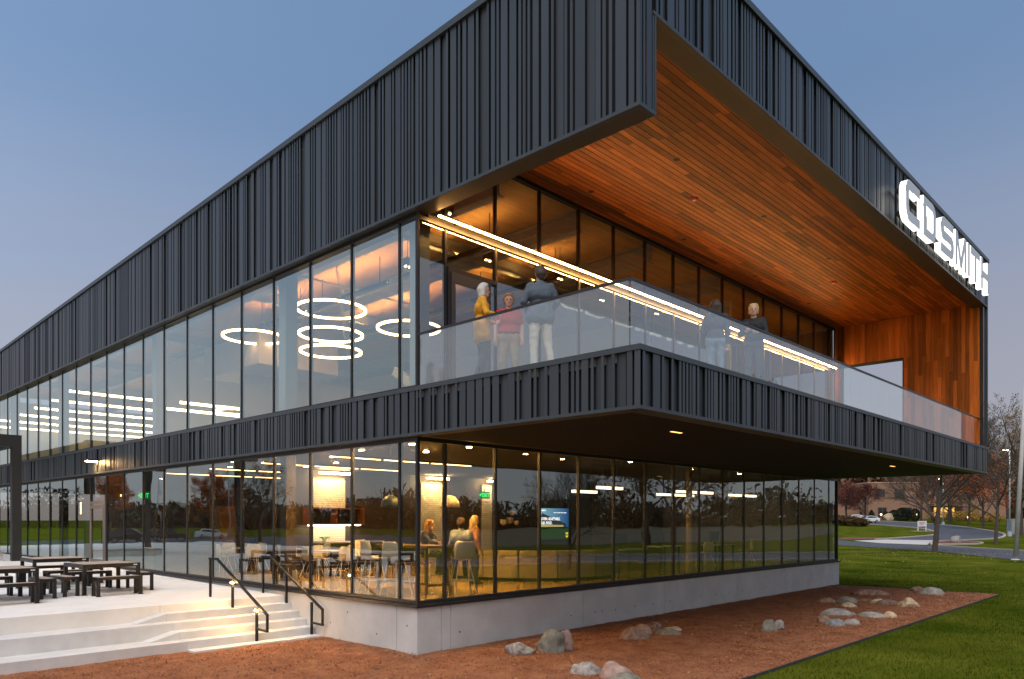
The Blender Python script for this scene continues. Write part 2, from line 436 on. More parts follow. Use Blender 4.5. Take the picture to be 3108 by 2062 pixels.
# ------------------------------------------------------------------ dark slatted underside of the balcony
us = mbox('underside', (.13, YR + .37, 3.47), (XE - .05, -.07, 3.5), CLADBACK, B)
mb = MB(); y = YR + .38
while y < -.1:
    mb.box((.14, y, 3.43), (XE - .06, y + .075, 3.47)); y += .105
props(mb.build('slats', SLATD, us), kind='stuff')
for x, y in ((2.93, -4.32), (15.98, -4.33)):
    fx = mbox('downlight', (x - .22, y - .06, 3.415), (x + .22, y + .06, 3.428), FRAME, us)
    ubox('lens', (x - .18, y - .03, 3.408), (x + .18, y + .03, 3.414), emitter('soffit slot lamp', (1, .5, .14), 3.0), fx)

# ------------------------------------------------------------------ concrete plinth in panels
plinth = mbox('plinth', (-.05, -.05, -1.5), (XE + .1, .3, -.12), mat('plinth core', (.12, .11, .11), .9), B)
jx = [-.0795, .57, .84, 5.4, 9.25, 13.8, 17.68, 22.33, XE + .16]
for a, b in zip(jx[:-1], jx[1:]): ubox('concrete_panel', (a + (.007 if a > 0 else 0), -.08, -1.5), (b - .007, -.052, -.105), CONC, plinth)
jy = [-.052, .6, 5.3, 12.2, 19.2, 26.2, 33.2]
for a, b in zip(jy[:-1], jy[1:]): ubox('concrete_panel', (-.08, a + (.007 if a > 0 else 0), -1.5), (-.051, b - .007, -.105), CONC, plinth)
mb = MB(); r = random.Random(3)
for x in [1.1, 4.9, 6.2] + [5.9 + .92 * k for k in range(18)]:
    z = r.choice((-.72, -.74, -.72)); mb.add([(x + .022 * math.cos(t), -.0815, z + .022 * math.sin(t)) for t in [2 * math.pi * k / 8 for k in range(8)]], [tuple(range(8))])
for yy, z in ((1.3, -.78), (2.4, -.4), (3.1, -.7), (.25, -.5)):
    mb.add([(-.0815, yy + .02 * math.cos(t), z + .02 * math.sin(t)) for t in [2 * math.pi * k / 8 for k in range(8)]], [tuple(range(8))[::-1]])
props(mb.build('tie_holes', HOLE, plinth), kind='stuff')
MB().box((-.14, -.14, -.104), (XE + .2, -.05, -.045)).box((-.14, -.05, -.104), (-.05, YE, -.045)).build('flashing', FRAME, B)

# ------------------------------------------------------------------ glazing
MX = [.756 + 1.524 * k for k in range(15)]            # mullions of the short side
MY = [.601 + 1.7535 * k for k in range(26)]           # mullions of the long side
def glazing(name, axis, marks, ends, z0, z1, gm, skip=(), w=.05, off=0., dep=.15):
    """frame with sill and head rail; each mullion and each pane a part"""
    def bx(n, a0, a1, d0, d1, za, zz, m, p): return ubox(n, (a0, d0, za), (a1, d1, zz), m, p) if axis == 'x' else ubox(n, (d0, a0, za), (d1, a1, zz), m, p)
    mbb = MB(); s, e = ends
    q = (lambda a0, a1, d0, d1, za, zz: mbb.box((a0, d0, za), (a1, d1, zz))) if axis == 'x' else (lambda a0, a1, d0, d1, za, zz: mbb.box((d0, a0, za), (d1, a1, zz)))
    q(s, e, off - .05, off + .08, z0, z0 + .075); q(s, e, off - .05, off + .08, z1 - .085, z1)
    fr = mbb.build(name, FRAME, B)
    for mk in marks: bx('mullion', mk - w / 2, mk + w / 2, off - .022, off + .07, z0 + .076, z1 - .086, FRAME, fr)
    edges = [s] + list(marks) + [e]
    for a, b in zip(edges[:-1], edges[1:]):
        if any(a - .01 < k < b for k in skip): continue
        bx('pane', a + (w / 2 if a in marks else .03) - .004, b - (w / 2 if b in marks else .03) + .004, off, off + .02, z0 + .072, z1 - .082, gm, fr)
    return fr
# corner posts
for z0, z1 in ((-.045, 3.42), (4.41, 8.06)):
    ubox('corner_post', (-.058, -.058, z0), (.008, .008, z1), FRAME, B)
g1 = glazing('window_wall', 'x', MX, (.012, XE + .04), -.045, 3.42, G_LOW)
ubox('end_mullion', (XE + .045, -.06, -.045), (XE + .10, .09, 3.42), FRAME, g1)
g2 = glazing('window_wall', 'y', MY, (.012, YE), -.045, 3.42, G_LOW, skip=(19.0,))
g3 = glazing('window_wall', 'y', MY, (.012, YE), 4.41, 8.05, G_UP)
g4 = glazing('window_wall', 'x', MX, (.012, XE - .3), 4.386, 8.0, G_BACK, skip=(1.5,))
g5 = glazing('window_wall', 'x', MX, (.24, XE - .3), 8.002, 9.79, G_BACK)
# door in the long side
dk = MB().box((-.05, MY[10] + .03, 2.30), (.07, MY[11] - .03, 2.40)).box((-.05, MY[10] + .03, -.04), (.06, MY[10] + .14, 2.30)).box((-.05, MY[11] - .10, -.04), (.06, MY[11] - .03, 2.30)).build('door_frame', mat('warm grey frame', (.12, .10, .09), .5), g2)
ubox('pane', (0, MY[10] + .03, 2.40), (.02, MY[11] - .03, 3.33), G_LOW, dk)
door = MB().box((-.06, MY[10] + .145, -.03), (-.01, MY[10] + .26, 2.28)).box((-.06, MY[11] - .21, -.03), (-.01, MY[11] - .105, 2.28)).box((-.06, MY[10] + .26, 2.12), (-.01, MY[11] - .21, 2.28)).box((-.06, MY[10] + .26, -.03), (-.01, MY[11] - .21, .2)).build('door', mat('warm grey frame', (0, 0, 0)), g2)
ubox('pane', (-.045, MY[10] + .255, .195), (-.025, MY[11] - .205, 2.125), G_LOW, door)
MB().bar((-.11, MY[10] + .2, .8), (-.11, MY[10] + .2, 1.4), .025, n=8).bar((-.11, MY[10] + .2, .82), (-.05, MY[10] + .2, .82), .02, n=6).bar((-.11, MY[10] + .2, 1.38), (-.05, MY[10] + .2, 1.38), .02, n=6).build('handle', BLACK, door)
# balcony door
df = MB().box((.79, -.055, 7.03), (2.28, .085, 7.13)).box((2.0, -.055, 4.46), (2.07, .085, 7.03)).box((.79, -.055, 4.46), (.86, .085, 7.03)).build('door_frame', FRAME, g4)
ubox('pane', (.788, 0, 7.13), (2.282, .02, 7.92), G_BACK, df); ubox('pane', (2.07, 0, 4.46), (2.282, .02, 7.03), G_BACK, df)
d2 = MB().box((.87, -.075, 4.40), (.99, -.02, 7.02)).box((1.88, -.075, 4.40), (1.99, -.02, 7.02)).box((.99, -.075, 6.80), (1.88, -.02, 7.02)).box((.99, -.075, 4.40), (1.88, -.02, 4.62)).build('door', mat('charcoal door', (.04, .038, .038), .45), g4)
ubox('pane', (.985, -.055, 4.615), (1.885, -.035, 6.805), G_BACK, d2)
MB().bar((1.93, -.12, 5.3), (1.80, -.12, 5.3), .025, n=8).bar((1.93, -.12, 5.3), (1.93, -.07, 5.3), .02, n=6).build('handle', BLACK, d2)

# ------------------------------------------------------------------ balcony guard
gu = empty('balcony_guard', (0, 0, 4.41), 0, 'frameless glass guard with slim dark handrail round the balcony edge', 'guard rail')
GX, GY = -.135, -5.36
def gpane(lo, hi, m=G_GUARD):
    o = ubox('pane', [a - b for a, b in zip(lo, (0, 0, 4.41))], [a - b for a, b in zip(hi, (0, 0, 4.41))], m, gu)
for a, b in zip([GY + .02, -3.485, -1.98], [-3.485, -1.98, -.25]):
    gpane((GX - .009, a + .006, 4.40), (GX + .009, b - .006, 5.46))
G_CLEAR = glass('clear guard glass', (.96, .97, .96), (1, 1, 1), .02, .25)
gxs = [GX + .012, .45, 1.908, 3.376, 4.847, 6.339, 7.831, 9.302, 10.77, 12.26, 13.753, 15.2, 16.66, 18.185, 19.967]
for a, b in zip(gxs[:-1], gxs[1:]): gpane((a + .006, GY - .009, 4.40), (b - .006, GY + .009, 5.46))
gpane((19.985, GY - .009, 4.40), (22.55, GY + .009, 5.46), G_CLEAR)
MB().box((GX - .025, GY - .026, 1.048), (GX + .025, -.2, 1.088)).box((GX + .026, GY - .026, 1.048), (22.57, GY + .026, 1.087)).build('handrail', mat('handrail metal', (.035, .033, .036), .4, .5), gu)
MB().box((GX - .05, GY - .05, -.01), (GX + .05, -.24, .018)).box((GX + .051, GY - .05, -.01), (22.55, GY + .05, .018)).build('base_shoe', TRIM, gu)

# ------------------------------------------------------------------ strip lamp along the balcony glazing
sl = empty('balcony_light_strip', (.35, -.25, 8.0), 0, 'long line of warm linear lamps across the balcony windows', 'light strip')
MB().box((0, -.02, .035), (22.0, .02, .06)).build('housing', FRAME, sl)
for k in range(17):
    x = k * 1.29; ubox('lamp', (x + .01, -.018, .004), (x + 1.235, .018, .030), E_LED, sl)
    if k % 2 == 0: MB().box((x + .6, .02, .04), (x + .63, .2, .055)).build('bracket', FRAME, sl)
# wall sconce on the lower band
sc_ = empty('wall_sconce', (-.22, 18.4, 3.85), 0, 'small lit sconce on the lower charcoal band above the door', 'wall lamp')
MB().box((-.42, -.16, .02), (.02, .16, .09)).box((-.04, -.08, -.12), (.03, .08, .02)).build('housing', FRAME, sc_)
ubox('lens', (-.39, -.13, .0), (-.06, .13, .018), emitter('sconce lamp', (1, .58, .22), 320), sc_)
# fire alarm strobes on the cedar soffit
for k, (x, y) in enumerate(((6.97, -2.39), (16.18, -2.40))):
    a = empty('ceiling_alarm', (x, y, 9.79), 0, ('red ceiling alarm on cedar soffit above the balcony corner', 'red ceiling alarm on cedar soffit toward the cedar end wall')[k], 'alarm', 'red alarms on the soffit')
    MB().lathe((0, 0, -.05), [(.08, 0), (.10, .02), (.10, .05)], 18).build('base', mat('alarm red', (.45, .02, .02), .4), a, True)
    MB().lathe((0, 0, -.075), [(.02, 0), (.035, .01), (.04, .025)], 12).build('strobe', mat('strobe clear', (.7, .6, .6), .2), a, True)

# ------------------------------------------------------------------ raised sign letters
sg = empty('building_sign', (11.62, -5.97, 9.68), 0, 'row of seven lit white channel letters on the charcoal roof fascia', 'sign')
def rbox(x0, x1, z0, z1, r, corners='abcd', n=5):
    """outline, rounded at corners a(lower left) b(lower right) c(upper right) d(upper left)"""
    out = []
    for key, cx, cz, s in (('a', x0, z0, 180), ('b', x1, z0, 270), ('c', x1, z1, 0), ('d', x0, z1, 90)):
        if key in corners and r > 0:
            ox = cx + (r if key in 'ad' else -r); oz = cz + (r if key in 'ab' else -r)
            out += [(ox + r * math.cos(R(s + 90 * k / n)), oz + r * math.sin(R(s + 90 * k / n))) for k in range(n + 1)]
        else: out.append((cx, cz))
    return out
H = 1.09
def letter(name, x, outline, holes=()):
    """front plate grey, returns lit"""
    bm = bmesh.new(); loops = []
    for lp in [outline] + list(holes):
        vs = [bm.verts.new((x + p[0], -.0, p[1])) for p in lp]
        loops.append([bm.edges.new((vs[k], vs[(k + 1) % len(vs)])) for k in range(len(vs))])
    bmesh.ops.triangle_fill(bm, use_beauty=True, use_dissolve=False, edges=[e for l in loops for e in l])
    for f in bm.faces:
        f.normal_update()
        if f.normal.y > 0: f.normal_flip()
    me = bpy.data.meshes.new(name); bm.to_mesh(me); bm.free(); me.materials.append(SIGNF)
    o = link(bpy.data.objects.new(name, me), sg)
    rv = []; rf = []
    for li, lp in enumerate([outline] + list(holes)):
        n = len(lp); b = len(rv)
        rv += [(x + p[0], .012, p[1]) for p in lp] + [(x + p[0], .17, p[1]) for p in lp]
        rf += [(b + k, b + (k + 1) % n, b + n + (k + 1) % n, b + n + k) for k in range(n)]
    meshobj('return', rv, rf, E_SIGN, o)
SIGNF = mat('sign face grey', (.52, .56, .60), .35)
T = .26
def C_():
    o = rbox(0, 1.24, 0, H, .34, 'ad'); k = [p for p in o]
    return [p for p in rbox(0, 1.24, 0, H, .34, 'ad') if p[0] < 1.2][:]
co = [(1.24, .0)] ; a = rbox(0, 1.24, 0, H, .34, 'ad')
c_out = [q for q in a if not (q[0] > 1.2)]                      # left side, rounded
low = [q for q in c_out if q[1] < H / 2]; upp = [q for q in c_out if q[1] >= H / 2]
inn = rbox(T, 1.24, T, H - T, .10, 'ad'); il = [q for q in inn if q[0] < 1.2 and q[1] < H / 2]; iu = [q for q in inn if q[0] < 1.2 and q[1] >= H / 2]
letter('letter', 0, [(1.24, H), *upp, *low, (1.24, 0), (1.24, T), *il[::-1], *iu[::-1], (1.24, H - T)])
letter('letter', 1.59, rbox(0, 1.22, 0, H, .34, 'bc'), [rbox(T, 1.22 - T, T - .03, H - T + .03, .12, 'bc')])
t = .25
s_o = [(0, 0), (1.13, 0)] + [(1.13 + .33 * math.sin(R(18 * k)), .33 - .33 * math.cos(R(18 * k))) for k in range(1, 6)] + [(1.46, .46), (1.40, .60), (1.22, .68), (.40, .68), (.33, .76), (.40, H - t), (1.42, H - t), (1.42, H), (.34, H), (.10, H - .1), (0, H - .34), (.02, .58), (.12, .46), (.28, .42), (1.08, .42), (1.15, .33), (1.08, t), (0, t)]
letter('letter', 3.33, s_o)
letter('letter', 4.98, [(0, 0), (.24, 0), (.24, .66), (.57, .02), (.78, .02), (1.11, .66), (1.11, 0), (1.35, 0), (1.35, H), (1.10, H), (.675, .36), (.25, H), (0, H)])
letter('letter', 6.54, [(0, 0), (.24, 0), (.24, H), (0, H)])
letter('letter', 6.92, [(.51, 0), (.75, 0), (.75, H - .25), (1.26, H - .25), (1.26, H), (0, H), (0, H - .25), (.51, H - .25)])
letter('letter', 8.35, [(0, 0), (.25, 0), (.25, .42), (.93, .42), (.93, 0), (1.18, 0), (1.18, H), (.93, H), (.93, .66), (.25, .66), (.25, H), (0, H)])
MB().box((.1, .171, .2), (9.4, .31, .26)).box((.1, .171, .8), (9.4, .31, .86)).build('raceway', FRAME, sg)
# ------------------------------------------------------------------ ground
LAWN = mat('mown lawn', (.034, .062, .004), .9, var=.25, vscale=.35, detail=12, col2=(.115, .120, .014), bump=.6, bscale=45, spec=.0)
ASPH = mat('asphalt', (.062, .066, .078), .85, var=.15, vscale=.5, bump=.2, bscale=60)
KERB = mat('kerb concrete', (.42, .36, .30), .85, var=.12, vscale=1)
MULCH = mat('red bark mulch', (.20, .070, .030), .95, var=.0, vscale=2.2, detail=14, col2=(.38, .165, .08), bump=1.0, bscale=80, spec=.15, thr=(.32, .70))
CHIP = mat('bark chip', (.19, .060, .025), .95, vscale=45, col2=(.46, .215, .115), spec=.15, thr=(.35, .65))
def tr(t, r): return (CAM.x + t * FWD[0] + r * FWD[1], CAM.y + t * FWD[1] - r * FWD[0])
ts = [-1500, -600, -250, -120, -60, -30, -10] + list(range(0, 230, 6)) + [260, 320, 450, 700, 1500]
rs = [-1500, -600, -300, -160, -100, -70, -50] + list(range(-40, 130, 6)) + [160, 220, 320, 600, 1500]
v = []; fcs = []
for t in ts:
    for r_ in rs:
        x, y = tr(t, r_); v.append((x, y, gz(x, y)))
n = len(rs)
for i in range(len(ts) - 1):
    for j in range(n - 1): fcs.append((i * n + j, i * n + j + 1, (i + 1) * n + j + 1, (i + 1) * n + j))
props(meshobj('lawn', v, fcs, LAWN, None, True), kind='structure')

def sheet(name, pts, lift, m, kind='structure', parent=None, step=4.0):
    """polygon draped on the ground: triangulated, cut fine enough to follow it"""
    bm = bmesh.new(); vs = [bm.verts.new((x, y, 0)) for x, y in pts]; bm.faces.new(vs)
    bmesh.ops.triangulate(bm, faces=bm.faces[:])
    for _ in range(5):
        es = [e for e in bm.edges if e.calc_length() > step]
        if not es: break
        bmesh.ops.subdivide_edges(bm, edges=es, cuts=1, use_grid_fill=True); bmesh.ops.triangulate(bm, faces=bm.faces[:])
    for q in bm.verts: q.co.z = gz(q.co.x, q.co.y) + lift
    bmesh.ops.recalc_face_normals(bm, faces=bm.faces[:])
    for f in bm.faces:
        if f.normal.z < 0: f.normal_flip()
    me = bpy.data.meshes.new(name); bm.to_mesh(me); bm.free(); me.materials.append(m)
    return props(link(bpy.data.objects.new(name, me), parent), kind=kind)
def curve(pts, n=8, closed=False):
    out = []; P_ = [Vector((*p, 0)) for p in pts]; N = len(P_)
    for i in range(N if closed else N - 1):
        p0, p1, p2, p3 = (P_[(i - 1) % N] if closed or i else P_[0]), P_[i % N], P_[(i + 1) % N], (P_[(i + 2) % N] if closed or i < N - 2 else P_[-1])
        for k in range(n):
            t = k / n
            q = .5 * ((2 * p1) + (-p0 + p2) * t + (2 * p0 - 5 * p1 + 4 * p2 - p3) * t * t + (-p0 + 3 * p1 - 3 * p2 + p3) * t ** 3); out.append((q.x, q.y))
    if not closed: out.append(tuple(pts[-1]))
    return out
def strip(name, A, B_, lift, m, n=90, k=6):
    """road surface between two edge lines, draped on the ground"""
    def rs(P_):
        P_ = np.array(P_, float); c = np.concatenate([[0], np.cumsum(np.linalg.norm(np.diff(P_, axis=0), axis=1))]); u = np.linspace(0, c[-1], n); return np.stack([np.interp(u, c, P_[:, 0]), np.interp(u, c, P_[:, 1])], 1)
    a, b = rs(A), rs(B_); v = []; f = []
    for i in range(n):
        for j in range(k + 1):
            x, y = a[i] + (b[i] - a[i]) * j / k; v.append((x, y, gz(x, y) + lift))
    for i in range(n - 1):
        for j in range(k): f.append((i * (k + 1) + j, i * (k + 1) + j + 1, (i + 1) * (k + 1) + j + 1, (i + 1) * (k + 1) + j))
    return props(meshobj(name, v, f, m, None, True), kind='structure')
def kerb(name, pts, w=.35, h=.13, m=KERB):
    mb = MB()
    L = []; Rr = []
    for i, (x, y) in enumerate(pts):
        a = pts[max(0, i - 1)]; b = pts[min(len(pts) - 1, i + 1)]; d = Vector((b[0] - a[0], b[1] - a[1], 0)).normalized(); nx, ny = -d.y * w / 2, d.x * w / 2
        L.append((x + nx, y + ny)); Rr.append((x - nx, y - ny))
    v = []; f = []
    for (a, b) in zip(L, Rr):
        z = gz(*a); v += [(*a, z - .1), (*a, z + h), (*b, z + h), (*b, z - .1)]
    for i in range(len(L) - 1):
        for k in range(4): f.append((i * 4 + k, i * 4 + (k + 1) % 4, (i + 1) * 4 + (k + 1) % 4, (i + 1) * 4 + k))
    f += [(0, 1, 2, 3), tuple(len(v) - 1 - k for k in range(4))]
    return props(meshobj(name, v, f, m), kind='structure')
# the street that passes behind the lawn and curves round in front of the building
road_near = curve([(110, 62), (86, 34), (72.4, 18.2), (67.9, 12.3), (62.8, 6.1), (54, .1), (50.9, -2.1), (40, -10), (24, -20), (0, -30), (-30, -40)])
road_far = curve([(120, 56), (98, 35), (84.1, 22.5), (79, 15.0), (76.0, 9.1), (70.5, 3.4), (67.5, .6), (50, -14), (29, -26), (2, -37), (-28, -47)])
strip('street', road_near, road_far, .012, ASPH, 120)
kerb('kerb', curve([(120, 56), (98, 35), (85.5, 23.2)], 6)); kerb('kerb', curve([(76.4, 9.4), (70.9, 3.6), (67.9, .7), (50.4, -13.8), (29.3, -25.7)], 8))
kerb('kerb', curve([(50.3, -2.3), (39.6, -9.7), (23.8, -19.7), (0, -29.7), (-30, -39.7)], 8), .3)
sheet('driveway_apron', [(83.8, 20.4), (89.5, 18.6), (92.5, 12.2), (78.6, 11.2), (79.6, 16.0)], .016, mat('apron concrete', (.50, .46, .42), .85, var=.08, vscale=.6))
isl = curve([(143.6, 39.4), (131.5, 26.7), (119.6, 20.9), (113.2, 18.8), (106, 17.8), (94.8, 18.7), (88.8, 19.5)])
drv = curve([(170, 56), (165, 44), (157, 33.5), (143, 22.6), (126, 14.2), (114.5, 10.6), (101.2, 9.2), (92.6, 12.0)])
strip('driveway', [(160, 58), (150, 47)] + isl, drv, .008, ASPH)
kerb('kerb', isl); kerb('kerb', drv)
sheet('mulch_island', curve([(79.6, 11.0), (86, 12.2), (91.0, 11.6), (88.5, 8.6), (84.0, 7.9)], 5, True), .03, mat('dark red mulch', (.16, .05, .035), .95, var=.2, vscale=4))
kerb('kerb', curve([(79.4, 10.8), (86, 12.5), (91.4, 11.8), (88.8, 8.4), (84, 7.6), (79.4, 10.8)], 6), .25)
sheet('mulch_strip', [(85.5, 23.0), (92, 24.5), (97, 19.2), (90, 19.6)], .02, MATS['dark red mulch'])

# ------------------------------------------------------------------ bark mulch bed with its steel edging
nx_, ny_ = 150, 46
xs_ = np.linspace(-16, 22.6, nx_); ysm = np.linspace(-6.0, 5.2, ny_)
gr_ = np.random.RandomState(2); hz_ = gr_.rand(nx_, ny_)
hz_ = (hz_ + np.roll(hz_, 1, 0) + np.roll(hz_, 1, 1) + np.roll(hz_, -1, 0) + np.roll(hz_, -1, 1)) / 5
v = [(x, y, -1.062 + .07 * (hz_[i, j] - .5)) for i, x in enumerate(xs_) for j, y in enumerate(ysm)]
fcs = [(i * ny_ + j, (i + 1) * ny_ + j, (i + 1) * ny_ + j + 1, i * ny_ + j + 1) for i in range(nx_ - 1) for j in range(ny_ - 1)]
props(meshobj('mulch_bed', v, fcs, MULCH, None, True), kind='structure')
props(MB().box((-16, -6.03, -1.2), (22.6, -6.005, -1.045)).box((22.605, -6.03, -1.2), (22.63, -.1, -1.045)).build('bed_edging', mat('edging steel', (.03, .03, .03), .7)), kind='structure')
def scatter(name, pts, size, m, flat=.4, seed=1, tall=False):
    """tiny chips or blades, one mesh"""
    g = np.random.RandomState(seed); n = len(pts); P_ = np.asarray(pts, dtype=np.float64)
    a = g.rand(n) * 6.283; s = size * (.5 + g.rand(n))
    if tall:
        d = np.stack([np.cos(a), np.sin(a), np.zeros(n)], 1); lean = np.stack([g.randn(n), g.randn(n), np.zeros(n)], 1) * .45 * s[:, None]
        w = s * .10
        V = np.stack([P_ - d * w[:, None], P_ + d * w[:, None], P_ + lean + np.stack([0 * s, 0 * s, s], 1)], 1).reshape(-1, 3)
        F_ = np.arange(3 * n).reshape(-1, 3); k = 3
    else:
        d = np.stack([np.cos(a), np.sin(a), g.randn(n) * flat], 1) * s[:, None]; e = np.stack([-np.sin(a), np.cos(a), g.randn(n) * flat], 1) * (s * (.25 + .3 * g.rand(n)))[:, None]
        V = np.stack([P_ - d - e, P_ + d - e, P_ + d + e, P_ - d + e], 1).reshape(-1, 3)
        F_ = np.arange(4 * n).reshape(-1, 4); k = 4
    me = bpy.data.meshes.new(name); me.vertices.add(len(V)); me.vertices.foreach_set('co', V.ravel().astype(np.float32))
    me.loops.add(F_.size); me.loops.foreach_set('vertex_index', F_.ravel().astype(np.int32))
    me.polygons.add(n); me.polygons.foreach_set('loop_start', np.arange(0, k * n, k, dtype=np.int32)); me.polygons.foreach_set('loop_total', np.full(n, k, dtype=np.int32))
    me.update(calc_edges=True); me.materials.append(m)
    return link(bpy.data.objects.new(name, me))
g = np.random.RandomState(11)
def in_view(P_, tmin=8):
    d = P_ - np.array(CAM); t = d[:, 0] * FWD[0] + d[:, 1] * FWD[1]; r_ = d[:, 0] * FWD[1] - d[:, 1] * FWD[0]
    return (t > tmin) & (np.abs(r_) < t * .75 + 1.0)
P_ = np.stack([g.uniform(-9, 22.5, 190000), g.uniform(-5.98, 3.6, 190000), np.full(190000, -1.058)], 1)
P_ = P_[in_view(P_) & ~((P_[:, 0] > -.08) & (P_[:, 1] > -.1)) & ~((P_[:, 1] > 3.3) & (P_[:, 0] > -3.6))]
P_[:, 2] += g.rand(len(P_)) * .025
props(scatter('bark_chips', P_, .012, CHIP), 'loose red bark chips covering the planting bed', 'mulch', kind='stuff')
BLADE = mat('grass blade', (.022, .052, .003), .8, vscale=.55, col2=(.090, .105, .010), spec=.0)
N_ = 330000
P_ = np.stack([g.uniform(0, 40, N_), g.uniform(-16, 14, N_), np.full(N_, -1.1)], 1)
d_ = np.hypot(P_[:, 0] - CAM.x, P_[:, 1] - CAM.y)
P_ = P_[in_view(P_) & ((P_[:, 1] < -6.03) | (P_[:, 0] > 22.65)) & (g.rand(N_) < np.clip(26 / d_, 0, 1) ** 1.5)]
nl = 500; P2 = np.stack([g.uniform(-6, 22, nl), g.uniform(-5.9, 3, nl), np.full(nl, -1.03)], 1); P2 = P2[in_view(P2) & ~((P2[:, 0] > -.2) & (P2[:, 1] > -.2))]
props(scatter('blown_leaves', P2, .032, mat('brown dry leaf', (.20, .11, .045), .8, vscale=3, col2=(.36, .24, .11)), seed=8), 'few dry brown leaves lying on the mulch bed', 'leaves', kind='stuff')
props(scatter('grass', P_, .055, BLADE, seed=4, tall=True), 'short mown green grass blades beside the mulch bed', 'grass', kind='stuff')
P_ = np.stack([g.uniform(24, 80, 9000), g.uniform(-4, 26, 9000), np.zeros(9000)], 1)
keep = in_view(P_) & (g.rand(9000) < np.exp(-(((P_[:, 0] - 60) / 18) ** 2 + ((P_[:, 1] - 5) / 8) ** 2)))
P_ = P_[keep]; P_[:, 2] = [gz(x, y) + .05 for x, y in P_[:, :2]]
props(scatter('fallen_leaves', P_, .035, mat('dry leaf', (.16, .09, .035), .8, vscale=2, col2=(.30, .19, .07)), seed=5), 'dry leaves strewn over the lawn below the bare tree', 'leaves', kind='stuff')

# ------------------------------------------------------------------ terrace, seat tiers, steps
tz = lambda y: min(-.03, -.21 + .0142 * (y - 5.17))
terr = empty('terrace', (0, 0, 0)); terr['kind'] = 'structure'
tx = [-16, -12.4, -9.3, -6.2, -3.15, -.085]; ty = [5.17, 8.4, 11.6, 14.8, 18, 22, 26, 31, 38, 46]
for a, b in zip(tx[:-1], tx[1:]):
    for c, d in zip(ty[:-1], ty[1:]):
        x0, x1, y0, y1 = a + .004, b - .004, c + (.004 if c > 5.2 else 0), d - .004
        meshobj('paving_slab', [(x0, y0, -1.4), (x1, y0, -1.4), (x1, y1, -1.4), (x0, y1, -1.4), (x0, y0, tz(y0)), (x1, y0, tz(y0)), (x1, y1, tz(y1)), (x0, y1, tz(y1))], _BF, CONC2, terr)
st = empty('steps', (0, 0, 0)); st['kind'] = 'structure'
ye = [5.168, 4.83, 4.48, 4.12, 3.77, 3.42]; ze = [-.21, -.37, -.54, -.70, -.86, -1.03]
for k in range(1, 6):
    mbox('step', (-3.15, ye[k], -1.4), (-.085, ye[k - 1] - .001, ze[k]), STEPC, st, bevel=.006)
for k in (2, 4):
    mbox('seat_tier', (-16, ye[k], -1.4), (-3.151, ye[k - 2] - .001, ze[k]), STEPC, st, bevel=.006)
    v = [(-3.152, ye[k - 1], ze[k] - .02), (-3.80, ye[k - 1], ze[k] - .02), (-3.80, ye[k - 2] - .002, ze[k] - .02), (-3.152, ye[k - 2] - .002, ze[k] - .02),
         (-3.152, ye[k - 1], ze[k - 1]), (-3.80, ye[k - 1], ze[k] + .004), (-3.80, ye[k - 2] - .002, ze[k] + .004), (-3.152, ye[k - 2] - .002, ze[k - 1])]
    meshobj('step_ramp', v, [f[::-1] for f in _BF], STEPC, st)
# handrails
E_RAIL = emitter('rail lamp', (1, .56, .18), 1500)
for k, x in enumerate((-1.60, -.20)):
    h = empty('stair_handrail', (x, 3.72, -1.03), 0, ('black steel handrail with lamps standing in the middle of the steps', 'black steel handrail of the steps close to the concrete wall')[k], 'handrail', 'handrails of the terrace steps')
    o = lambda y, z: (0, y - 3.72, z + 1.03)
    for y, z0, z1 in ((6.05, -.2, .745), (4.88, -.54, .30), (3.72, -1.03, -.265)):
        MB().bar(o(y, z0), o(y, z1), .05).build('post', BLACK, h)
    path = [(6.075, .75), (5.68, .75), (3.25, -.40), (3.25, -.76), (3.72, -.745)]
    mb = MB()
    for a, b in zip(path[:-1], path[1:]):
        d = Vector((b[0] - a[0], b[1] - a[1])).normalized() * .022
        mb.bar(o(a[0] - d.x, a[1] - d.y), o(b[0] + d.x, b[1] + d.y), .052, .045)
    mb.build('rail', BLACK, h)
    if k == 0:
        for y, z in ((4.83, .245), (3.67, -.31)):
            ubox('lamp', [a + b for a, b in zip(o(y, z), (-.045, -.07, -.035))], [a + b for a, b in zip(o(y, z), (-.030, .07, -.012))], E_RAIL, h)
# picnic tables and benches
TOPW = mat('weathered table slat', (.40, .31, .245), .7, var=.14, vscale=9, stretch=(.3, 2, 1), rnd=.12)
tbl = empty('picnic_table', (0, 0, 0), 0, 'x', 'table', 'black steel tables on the terrace')
w = .64
for sx in (-1, 1):
    for sy in (-1, 1): MB().box((sx * w - .04, sy * w - .04, 0), (sx * w + .04, sy * w + .04, .66)).box((sx * w - .06, sy * w - .06, 0), (sx * w + .06, sy * w + .06, .012)).build('leg', BLACK, tbl)
MB().box((-w - .04, -w - .04, .661), (w + .04, -w + .02, .755)).box((-w - .04, w - .02, .661), (w + .04, w + .04, .755)).box((-w - .04, -w + .021, .661), (-w + .02, w - .021, .755)).box((w - .02, -w + .021, .661), (w + .04, w - .021, .755)).build('frame', BLACK, tbl)
for k in range(9): ubox('slat', (-w + .022, -w + .022 + k * .1373, .73), (w - .022, -w + .022 + k * .1373 + .131, .757), TOPW, tbl)
ubox('badge', (w - .13, -w - .045, .695), (w - .04, -w - .041, .725), mat('silver badge', (.6, .6, .6), .4), tbl)
ben = empty('bench', (0, 0, 0), 0, 'x', 'bench', 'black steel benches round the terrace tables')
for sx in (-1, 1):
    for sy in (-1, 1): MB().box((sx * .5 - .036, sy * .14 - .036, 0), (sx * .5 + .036, sy * .14 + .036, .39)).box((sx * .5 - .05, sy * .14 - .05, 0), (sx * .5 + .05, sy * .14 + .05, .01)).build('leg', BLACK, ben)
